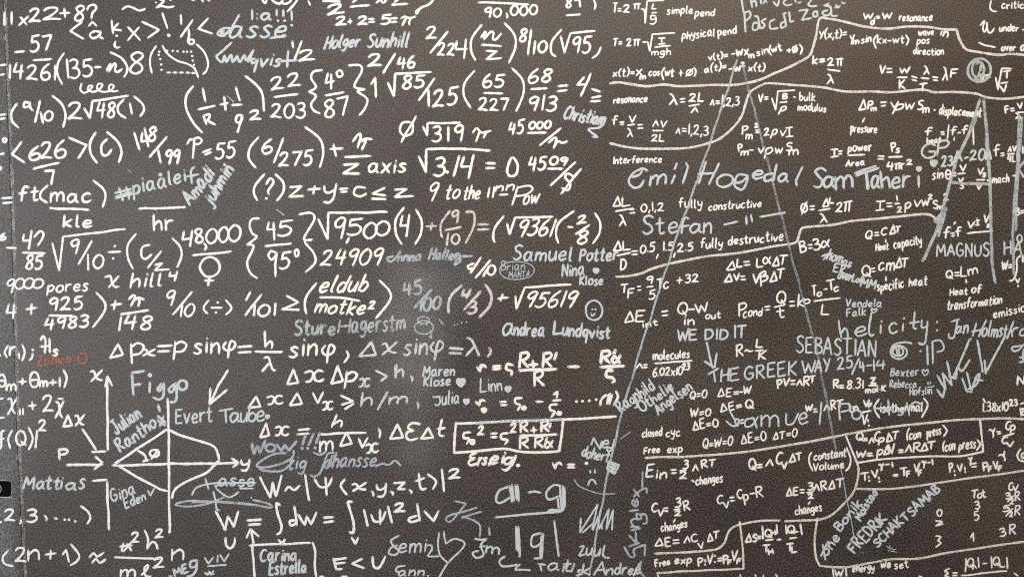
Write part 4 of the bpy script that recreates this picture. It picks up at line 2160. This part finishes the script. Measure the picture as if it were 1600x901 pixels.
s 540,620 500,625 500,655 532,658 515,695
d 552,680,2.2
t 588 635 622 632 50 2
l 670,628 708,625
l 672,650 705,648
s 775,625 735,630 735,660 772,668 755,695
t 790 625 825 622 56 2
t 850 622 900 618 62 R
l 920,608 955,605
l 935,590 938,622
t 980 618 1030 615 62 R
l 1042,565 1035,588
l 850,640 1080,632
t 845 720 905 718 66 R
t 940 718 995 715 66 R
l 1018,655 1010,680
t 1005 718 1055 715 70 α
> faint_words|tiny dark pencilled letters on the box's top bar|k|1.5|0
t 575 565 880 552 15 HAN_HARRAN
t 895 552 1110 546 15 SAMBLE_KASS
> box
l 450,565 800,548 1100,540 1450,520
s 450,560 442,650 438,745
s 438,748 600,735 750,722 850,740 960,745 1085,738 1100,725
l 1120,545 1110,640 1095,735
= annotation|bold cursive word under the drawn box|w|5.2|.3
s 580,748 545,760 540,780 570,778
s 565,785 530,800 540,825 585,812
t 590 825 640 822 70 rs
l 690,765 655,825
t 665 820 745 815 72 ei
t 748 828 800 825 80 g
l 825,765 800,828
d 838,825,1.3
= formula|r equals a single dot|w|5.4|0
l 1055,812 1070,845 1080,812
s 1070,830 1095,808 1112,825
l 1148,820 1192,820
l 1148,838 1190,838
d 1265,812,1.3
= signature|small pale two line name with a filled heart, at the wiped patch|b|4.2|.08
t 245 272 440 266 64 Maren
t 250 332 415 327 58 Klose
> heart
h 480,308 66
= signature|thin pale first name with a filled heart, right of the wiped patch|b|3.6|0
l 605,285 602,370 645,362
t 655 365 735 362 78 inn
> heart
h 775,350 46
= signature|thin pale first name with a heart, lowest of three hearted names|b|3.6|0
s 305,400 330,398 350,395
s 345,395 352,430 335,452 318,445
t 365 445 470 442 82 ulia
> heart
h 515,428 44
@ 600 676 4
= signature|pale thin two line name tilted down, above a filled square|b|4.2|.05
l 1295,72 1310,30 1350,100 1362,50
t 1360 92 1400 100 80 e
s 1425,95 1395,92 1400,115 1425,105
l 1440,40 1425,112
t 1235 145 1400 182 66 dohert
l 1420,165 1400,200
> square
l 1405,175 1470,200 1440,255 1395,225 1405,175
l 1410,190 1455,205 1405,212 1455,222 1415,230 1445,243
= smiley|small pale frowning face over a thin arc|b|4|0
l 1288,235 1290,248
l 1318,230 1318,250
s 1275,325 1285,300 1298,288 1315,300 1328,320
= flourish|thin pale arc under the frowning face|f|2.4|0
s 1188,290 1220,330 1300,365 1370,380 1445,378
= chalk_note|big pale letters over letters g between bars, drawn in repeated strokes|b|4.8|0
s 778,335 720,360 700,420 730,435 790,400
l 785,330 800,430
l 800,325 812,425
l 835,325 842,425
l 822,325 830,420
s 905,370 940,365 980,372
s 1105,330 1060,325 1015,370 1030,415 1100,390
l 1100,330 1110,480
l 1118,330 1122,470
l 1128,340 1130,460
s 1128,460 1110,482 1050,478 1020,490
l 1085,400 1092,470
l 697,525 900,505 1115,488
l 825,585 828,730
l 840,585 848,772
l 833,590 840,740
s 980,625 930,640 920,695 945,710 990,680
l 995,630 985,780 940,782
l 985,640 975,770
l 1065,550 1078,660 1092,770
= scribble|faint crossed out scrawl left of the big letters|k|3.4|0
s 440,425 470,430 512,440
s 512,440 430,540 395,552 390,530 420,510 500,490 580,465
s 610,490 540,510 485,530
s 490,520 560,545 600,580 598,650
l 658,590 660,640
= signature|pale flowing signature beside a large outlined heart|b|4.2|.1
s 92,640 45,670 60,705 92,735 70,760 30,750 45,715 90,700
t 95 748 260 745 92 emi
s 268,702 295,700 300,725 275,765 300,770 345,768
> heart
s 375,615 378,650 388,690
s 345,625 338,690 350,760 400,810
s 388,690 440,660 500,680 490,720 400,810 345,900
= signature|short pale cursive scrawl at the bottom edge|b|4|.2
s 130,828 85,835 75,860 100,868
t 92 890 250 890 56 ann
d 275,890
= signature|pale initials with a hooked flat stroke at the bottom|b|4.4|.1
s 568,658 600,665 640,662
s 640,660 605,700 622,760 575,778 555,745 590,735
s 600,710 630,705
t 640 745 720 755 76 m
s 755,770 722,795 735,828 780,830 835,820
s 850,818 820,850 860,852 915,855
= signature|pale zigzag signature crossed by the thin stroke of the big A|b|4|0
l 1230,530 1225,620 1335,445
l 1240,622 1310,560
l 1335,445 1300,600
l 1305,605 1340,520 1342,600 1405,475 1390,600 1432,480 1425,605
l 1360,560 1362,600
= signature|small pale scrawl below the zigzag signature|b|4.2|.2
s 1225,710 1250,705 1230,745 1220,765 1260,755
t 1265 765 1350 765 78 uu
s 1380,700 1368,750 1380,775 1410,778
= signature|pale full name in spaced letters along the bottom edge|b|4.4|.2
l 975,820 985,860
l 965,815 1010,822
t 1025 860 1170 862 72 at
t 1120 865 1150 862 55 r
l 1190,815 1170,868
t 1205 890 1230 888 60 s
t 1240 885 1290 885 72 k
t 1315 885 1385 882 72 A
t 1390 885 1430 880 66 n
t 1445 885 1480 880 72 d
t 1490 885 1600 878 66 reé
s 1560,890 1575,860 1600,850
= signature|faint name written upwards along the thin stroke|k|4|0
@ 940 715 4.848
s 330,655 245,690 250,740 215,745 170,670
l 330,655 325,740
t 290 640 255 560 90 k
l 295,530 225,545
d 245,545
t 282 520 282 460 92 n
s 265,420 268,462 300,455 290,425 262,425
s 290,425 335,430 340,490 310,495
l 280,392 210,400
t 275 365 275 310 84 e
s 285,290 260,260 245,235
s 245,290 300,240 340,230 340,270
l 310,105 308,220
s 300,780 290,850 325,900
= formula|internal energy as three halves n R T|w|3.9|.06
t 340 140 395 135 86 E
t 418 158 492 150 68 in
l 528,90 565,88
l 530,115 565,112
t 618 85 655 80 66 3
l 592,98 640,90
t 592 158 645 155 50 2
t 690 102 732 98 82 n
t 760 80 805 72 62 R
t 812 65 862 60 52 T
l 685,168 700,180
t 715 200 915 180 74 changes
= formula|heat at constant volume|w|3.9|.06
t 1125 95 1170 88 76 Q
l 1178,52 1215,48
l 1180,72 1218,68
t 1245 62 1300 56 80 n
t 1325 50 1370 44 76 C
t 1365 80 1402 75 68 v
t 1422 32 1470 26 66 Δ
t 1475 20 1520 12 60 T
= formula|molar heat at constant volume equals C p minus R|w|3.9|.06
t 878 345 920 340 60 C
t 930 378 968 370 76 v
l 972,300 1005,295
l 975,325 1010,320
t 1035 310 1075 302 62 C
t 1082 330 1118 320 74 p
l 1125,270 1160,265
t 1175 298 1225 290 72 R
= formula|molar heat equals three halves R|w|3.9|.06
t 382 410 420 405 60 C
t 428 440 468 435 76 v
l 470,380 500,378
l 472,402 505,400
t 558 375 598 372 62 3
l 548,390 595,385
t 555 435 600 432 40 2
t 625 395 670 388 76 R
l 558,462 542,490
t 455 555 650 525 78 changes
= formula|energy change equals n C v delta T|w|3.9|.06
t 405 670 465 665 60 Δ
t 485 668 525 662 66 E
l 540,622 585,618
l 542,645 588,642
t 625 645 672 640 76 n
t 685 635 730 628 60 C
t 735 685 775 678 76 v
t 805 630 845 624 56 Δ
t 845 615 888 610 50 T
= formula|energy change equals three halves n R delta T|w|3.9|.06
t 1400 285 1440 282 62 Δ
t 1452 280 1488 276 58 E
l 1502,240 1535,238
l 1505,262 1535,260
t 1562 240 1600 238 50 3
l 1555,262 1600,255
t 1565 308 1605 305 40 2
t 1605 250 1650 245 78 n
t 1665 248 1712 240 70 R
t 1720 240 1768 235 70 Δ
t 1775 225 1835 220 58 T
l 1580,330 1565,350
t 1470 428 1668 400 74 changes
= formula|free expansion with pressure times volume unchanged|w|3.9|.06
t 410 825 520 800 56 Free
t 555 805 680 790 70 exp
t 735 820 770 815 64 P
l 785,770 787,785
d 783,805
t 800 800 840 795 60 V
d 858,740 858,785
l 880,760 910,756
l 882,778 912,774
t 925 800 960 795 66 P
t 958 804 984 800 32 F
t 985 775 1025 770 66 V
t 1026 798 1056 794 34 F
= formula|entropy change as two heat ratios|w|3.8|.04
t 1090 640 1135 636 58 Δ
t 1145 636 1175 634 58 S
l 1182,595 1205,592
l 1182,608 1208,606
l 1218,515 1222,610
t 1245 600 1290 590 60 Q
t 1290 585 1318 580 34 H
l 1325,505 1330,570
l 1240,622 1302,615
l 1225,660 1275,655
l 1250,658 1245,710
t 1268 730 1300 725 40 H
l 1330,618 1360,615
l 1395,510 1402,575
t 1415 575 1462 568 56 Q
t 1462 560 1490 555 34 L
l 1505,500 1518,580
l 1425,608 1480,600
l 1402,650 1452,645
l 1428,648 1425,705
t 1440 715 1480 710 38 L
= dividing_line|white line curving up around the free expansion box|w|3.8|0
s 405,722 500,718 650,712 800,700 880,685 930,640 960,560 1000,520 1060,500 1200,475 1350,472
l 1390,478 1600,470
s 1600,470 1680,458 1750,425 1830,350 1900,270 1935,180 1945,80 1920,0
= dividing_line|white bracket under the free expansion line|w|4|0
l 418,868 650,855 850,845 1075,838
s 1075,838 1070,700 1060,600 1045,480
= annotation|tips of letters cut by the bottom edge|w|3.8|0
l 425,885 432,897
l 1050,885 1052,897
l 1165,886 1168,897
l 1225,888 1226,897
l 1320,882 1330,897
@ 1270 715 4.848
= dividing_line|white line above the degrees of freedom table|w|4|0
s 325,232 450,235 600,232 800,210 1000,180 1200,150 1400,125 1600,95
= dividing_line|white line round the left and bottom of the degrees of freedom table|w|4|0
s 35,455 15,600 20,730 45,800 80,818 250,825 450,790 600,765 800,760 1000,720 1200,690 1400,660 1600,632
= formula|adiabatic temperature and volume relation|w|3.9|.08
l 362,118 422,108
l 395,112 395,168
l 422,140 425,150
d 428,172
t 455 150 500 140 60 V
l 500,148 502,158
d 505,178
t 505 85 540 78 62 γ
l 550,50 578,46
l 600,35 605,68
l 610,128 645,125
l 612,136 640,134
l 662,80 710,72
l 690,78 690,135
t 712 142 740 138 36 F
t 765 110 805 105 62 V
t 802 136 828 132 34 F
t 828 60 860 55 52 γ
l 868,35 890,32
l 905,10 908,52
= formula|adiabatic pressure and volume relation|w|3.9|.08
t 1040 105 1065 100 60 P
l 1072,95 1074,105
d 1076,128
t 1100 105 1135 98 46 V
l 1150,70 1152,90
d 1154,105
t 1180 35 1210 30 60 γ
l 1195,45 1240,38
l 1205,68 1240,62
t 1295 95 1330 90 60 P
t 1333 104 1360 100 36 F
t 1372 80 1405 75 60 V
t 1408 96 1438 90 36 F
t 1430 15 1475 -18 66 γ
= signature|pale name of two lines rising steeply at the left of the table|b|4.2|.04
l 60,742 115,628
l 75,655 95,770
t 105 740 210 605 76 one
t 210 555 372 345 68 Bonik
t 365 475 490 262 60 Molstad
= signature|bold pale capitals in two rising lines beside the table|b|4.8|0
t 322 725 510 519 84 FREDR
t 520 512 528 504 80 I
t 530 498 562 462 80 K
t 490 675 965 250 66 SCHAKTSAMAB
= scratch|small pale scuff below the bold capitals|f|1.6|0
l 555,665 590,690
l 580,660 585,685
l 570,700 640,712
l 590,675 615,700
l 600,690 630,690
l 365,708 385,718
= table|degrees of freedom table in three columns|w|3.8|.05
t 945 440 980 435 52 0
l 930,475 982,480 932,512 985,498
s 930,590 968,595 945,625
s 945,625 970,640 930,675
t 1200 305 1250 298 55 T
t 1250 300 1280 296 60 o
t 1285 298 1312 292 60 t
t 1230 385 1265 380 58 3
t 1225 475 1260 470 68 5
l 1195,600 1215,565 1218,630
t 1485 245 1515 242 52 C
t 1515 250 1555 245 60 v
t 1460 308 1500 300 42 3
l 1520,285 1475,330
t 1495 350 1520 348 36 2
t 1530 330 1570 325 62 R
t 1440 405 1490 400 45 5
l 1510,385 1460,440
t 1490 445 1515 442 34 2
t 1530 430 1570 425 65 R
t 1420 598 1465 590 68 3
t 1490 580 1535 575 75 R
= annotation|absolute W and the words energy we set at the bottom edge|w|3.8|.06
l 152,840 158,900
t 168 898 230 893 48 W
l 250,830 255,895
t 302 862 465 850 64 energy
t 515 835 590 825 66 we
t 620 840 725 825 72 set
= formula|efficiency as a ratio of heats at the bottom edge|w|3.8|.03
s 1035,835 1000,855 1025,872 1000,890 1030,898
l 1060,868 1095,868
l 1060,888 1095,888
l 1160,758 1155,860
t 1172 830 1215 825 62 Q
t 1210 838 1240 830 46 n
l 1252,755 1258,830
l 1290,798 1320,795
l 1352,748 1355,830
t 1368 820 1412 815 58 Q
t 1420 825 1455 820 34 L
l 1470,755 1475,835
l 1125,888 1470,855
l 1525,870 1555,892
l 805,893 825,897
'''

# ---------------------------------------------------------------- the board and what is fixed to its left
SEAM = [(-6, -500), (2, -160), (5, 0), (10, 130), (15, 250), (19, 380), (22, 520), (26, 660), (32, 790), (37, 901), (45, 1060), (50, 1165)]
board = thing('blackboard', 'dark woven cloth blackboard covered in white handwritten formulas and pale chalk names', 'blackboard', (0, 0, ZC - 1.43))
def to_parent(o, parent):
    o.matrix_parent_inverse = parent.matrix_world.inverted() if False else o.matrix_parent_inverse
    return o

def sheet(name, left, right, y, thick, mat, parent, label=None):
    """upright panel between two lists of (px, py) running down, with real thickness"""
    n = len(left); v = []; f = []
    for yy in (y, y + thick):
        for a, b in zip(left, right):
            v.append((wx(a[0]), yy, wz(a[1]))); v.append((wx(b[0]), yy, wz(b[1])))
    for i in range(n - 1):
        a = 2 * i
        f.append((a, a + 2, a + 3, a + 1)); k = 2 * n
        f.append((k + a, k + a + 1, k + a + 3, k + a + 2))
        f.append((a, k + a, k + a + 2, a + 2)); f.append((a + 1, a + 3, k + a + 3, k + a + 1))
    k = 2 * n
    f.append((0, 1, k + 1, k)); e = 2 * (n - 1); f.append((e, k + e, k + e + 1, e + 1))
    return link(name, v, f, mat, parent, label)

def local(o, root):
    """vertices are written in world metres; hang the mesh under its thing without moving it"""
    o.location = (-root.location[0], -root.location[1], -root.location[2]); return o

panel = local(sheet('cloth_panel', SEAM, [(2150, p[1]) for p in SEAM], 0.0, 0.02, M['cloth'], board), board)
edge = Ink(0.0004)
for k in range(3):
    pts = catmull([(x + 1.5 + k * 1.6, y) for x, y in SEAM])
    edge.bead(pts, 1.3 + 0.6 * (k == 1), 0.5)
for i in range(220):
    y = random.uniform(-450, 1150)
    for (a, b) in zip(SEAM, SEAM[1:]):
        if a[1] <= y <= b[1]:
            x = a[0] + (b[0] - a[0]) * (y - a[1]) / (b[1] - a[1])
    L = random.uniform(2, 9); 
    edge.bead([(x + random.uniform(-3, 6), y), (x + random.uniform(-3, 8), y + L)], random.uniform(0.7, 1.5))
local(link('frayed_edge', edge.v, edge.f, M['t'], board, 'whitish frayed left edge of the cloth'), board)

side = thing('side_strip', 'worn grey strip of the same cloth left of the frayed seam', 'wall panel', (wx(-60), 0.003, ZC - 1.43))
local(sheet('strip_panel', [(-560, p[1]) for p in SEAM], [(p[0] - 1.2, p[1]) for p in SEAM], 0.0018, 0.018, M['worn'], side), side)

fit = thing('wall_fitting', 'small black rectangular fitting set into the grey strip beside the seam', 'wall fitting', (wx(5), 0.0, wz(763)))
def slab(name, poly, y0, y1, mat, parent, label=None):
    n = len(poly)
    v = [(wx(a), y0, wz(b)) for a, b in poly] + [(wx(a), y1, wz(b)) for a, b in poly]
    f = [tuple(range(n)), tuple(range(2 * n - 1, n - 1, -1))] + [(i, n + i, n + (i + 1) % n, (i + 1) % n) for i in range(n)]
    return local(link(name, v, f, mat, parent, label), parent)
slab('plate', [(-22, 751), (10, 751), (17.5, 753), (18, 760), (17, 773), (12, 775), (-22, 774.5)], -0.0026, 0.004, M['black'], fit)
tp = Ink(0.0010)
tp.straight([(-22, 775.8), (2, 776), (13, 776.6), (18, 775)], 1.7); tp.straight([(17.5, 776), (19, 779)], 1.2); tp.straight([(15, 777), (15.5, 780)], 1.0)
tp.straight([(18.6, 752), (19, 762), (18, 772)], 1.1); tp.straight([(-20, 749.6), (4, 749.9), (12, 750.2)], 1.0)
local(link('torn_rim', tp.v, tp.f, M['torn'], fit, 'torn pale rim of cloth round the fitting'), fit)
kh = Ink(0.0028)
kh.bead(catmull([(0, 757), (2.6, 763), (0, 769)]), 1.1)
local(link('keyhole_ring', kh.v, kh.f, M['torn'], fit), fit)

# ---------------------------------------------------------------- the writing
def heart_fill(ink, cx, cy, s, w):
    base = [(0, .55), (-.5, .02), (-.42, -.42), (-.12, -.44), (0, -.2), (.16, -.46), (.46, -.40), (.5, .02)]
    for k in (1.0, .66, .33):
        pts = [(cx + x * s * .5 * k * 1.5, cy + y * s * .5 * k * 1.5) for x, y in base]
        ink.bead(catmull(pts, True), w)

PEN = {'v': 1.0, 'w': .755, 'g': .82, 'b': .70, 'f': .85, 'k': .85, 'r': .8}
def run(src):
    X0 = Y0 = 0.0; SC = 1.0
    part = None; ink = None; w = 4; sl = 0.1; cur = None; ptype = None
    jobs = []
    for ln in src.split('\n'):
        if not ln.strip(): continue
        c, _, r = ln.partition(' ')
        if c == '@':
            X0, Y0, SC = [float(x) for x in r.split()]
        elif c == '=':
            name, label, mat, ww, s = r.split('|')
            w, sl = float(ww) * PEN[mat], float(s)
            w *= random.uniform(.92, 1.07)
            if name == 'formula' and X0 >= 900: name = 'equation'
            if name == 'dividing_line': mat = 'd'; w *= 1.12
            if X0 >= 900 and mat == 'w': w *= 0.98
            base = {'w': .0005, 'g': .0005, 'd': .0005}.get(mat, .0012)
            ink = Ink(base); ptype = (w, sl, base, mat)
            jobs.append([name, label, mat, ink, []])
        elif c == '>':
            q = r.split('|')
            if len(q) == 1: ink = Ink(ptype[2]); jobs[-1][4].append([q[0], None, ptype[3], ink]); w, sl = ptype[0], ptype[1]
            else:
                ink = Ink(.0012); w, sl = float(q[3]) * PEN[q[2]], float(q[4]); jobs[-1][4].append([q[0], q[1], q[2], ink])
        elif c == 't':
            q = r.split(' '); a = [float(x) for x in q[:5]]
            if X0 >= 900 and ptype[3] == 'w' and set(q[5]) <= set('nv=1,23'): q[5] = q[5].replace('n', 'η')
            if X0 >= 900: q[5] = q[5].replace('ω', 'w')
            if X0 >= 900 and len(q[5]) > 2 and sum(ch.islower() for ch in q[5]) > 1 and ptype[3] in 'w': a[4] *= .84
            wt = w * (.88 if X0 >= 900 and ptype[3] == 'w' and len(q[5]) > 2 else 1)
            write(ink, X0 + a[0] / SC, Y0 + a[1] / SC, X0 + a[2] / SC, Y0 + a[3] / SC, a[4] / SC, q[5], wt, sl + random.uniform(-.05, .05), 1.9 if X0 >= 900 else 1.2)
        elif c in 'sl':
            pts = [tuple(float(z) for z in p.split(',')) for p in r.split()]
            pts = [(X0 + a / SC, Y0 + b / SC) for a, b in pts]
            (ink.smooth if c == 's' else ink.straight)(pts, w)
        elif c == 'd':
            for p in r.split():
                z = [float(q) for q in p.split(',')]; k = z[2] if len(z) > 2 else 1.0
                x, y = X0 + z[0] / SC, Y0 + z[1] / SC
                ink.disc(x, y, w * .6 * k)
        elif c == 'o':
            q = r.split(); cx, cy = [float(z) for z in q[0].split(',')]; rx, ry, tn = [float(z) for z in q[1:]]
            m = max(10, int(24 * tn)); ph = random.uniform(3.6, 4.6)
            pts = [(X0 + (cx + rx * (1 + .05 * vnoise(i * .37 + cx)) * math.cos(ph - 2 * math.pi * tn * i / m)) / SC,
                    Y0 + (cy + ry * (1 + .05 * vnoise(i * .31 + cy)) * math.sin(ph - 2 * math.pi * tn * i / m)) / SC) for i in range(m + 1)]
            ink.bead(catmull(pts), w)
        elif c == 'h':
            q = r.split(); cx, cy = [float(z) for z in q[0].split(',')]
            heart_fill(ink, X0 + cx / SC, Y0 + cy / SC, float(q[1]) / SC, w * .9)
    for name, label, mat, ink, subs in jobs:
        if not ink.v and not subs: continue
        if not ink.v:
            o = bpy.data.objects.new(name, None); C.objects.link(o); o.parent = board; o['label'] = label; o.empty_display_size = .05
        else:
            o = link(name, ink.v, ink.f, M[mat], board, label, True)
        local(o, board)
        for sn, slab_, sm, si in subs:
            link(sn, si.v, si.f, M[sm], o, slab_, True)
run(DATA)
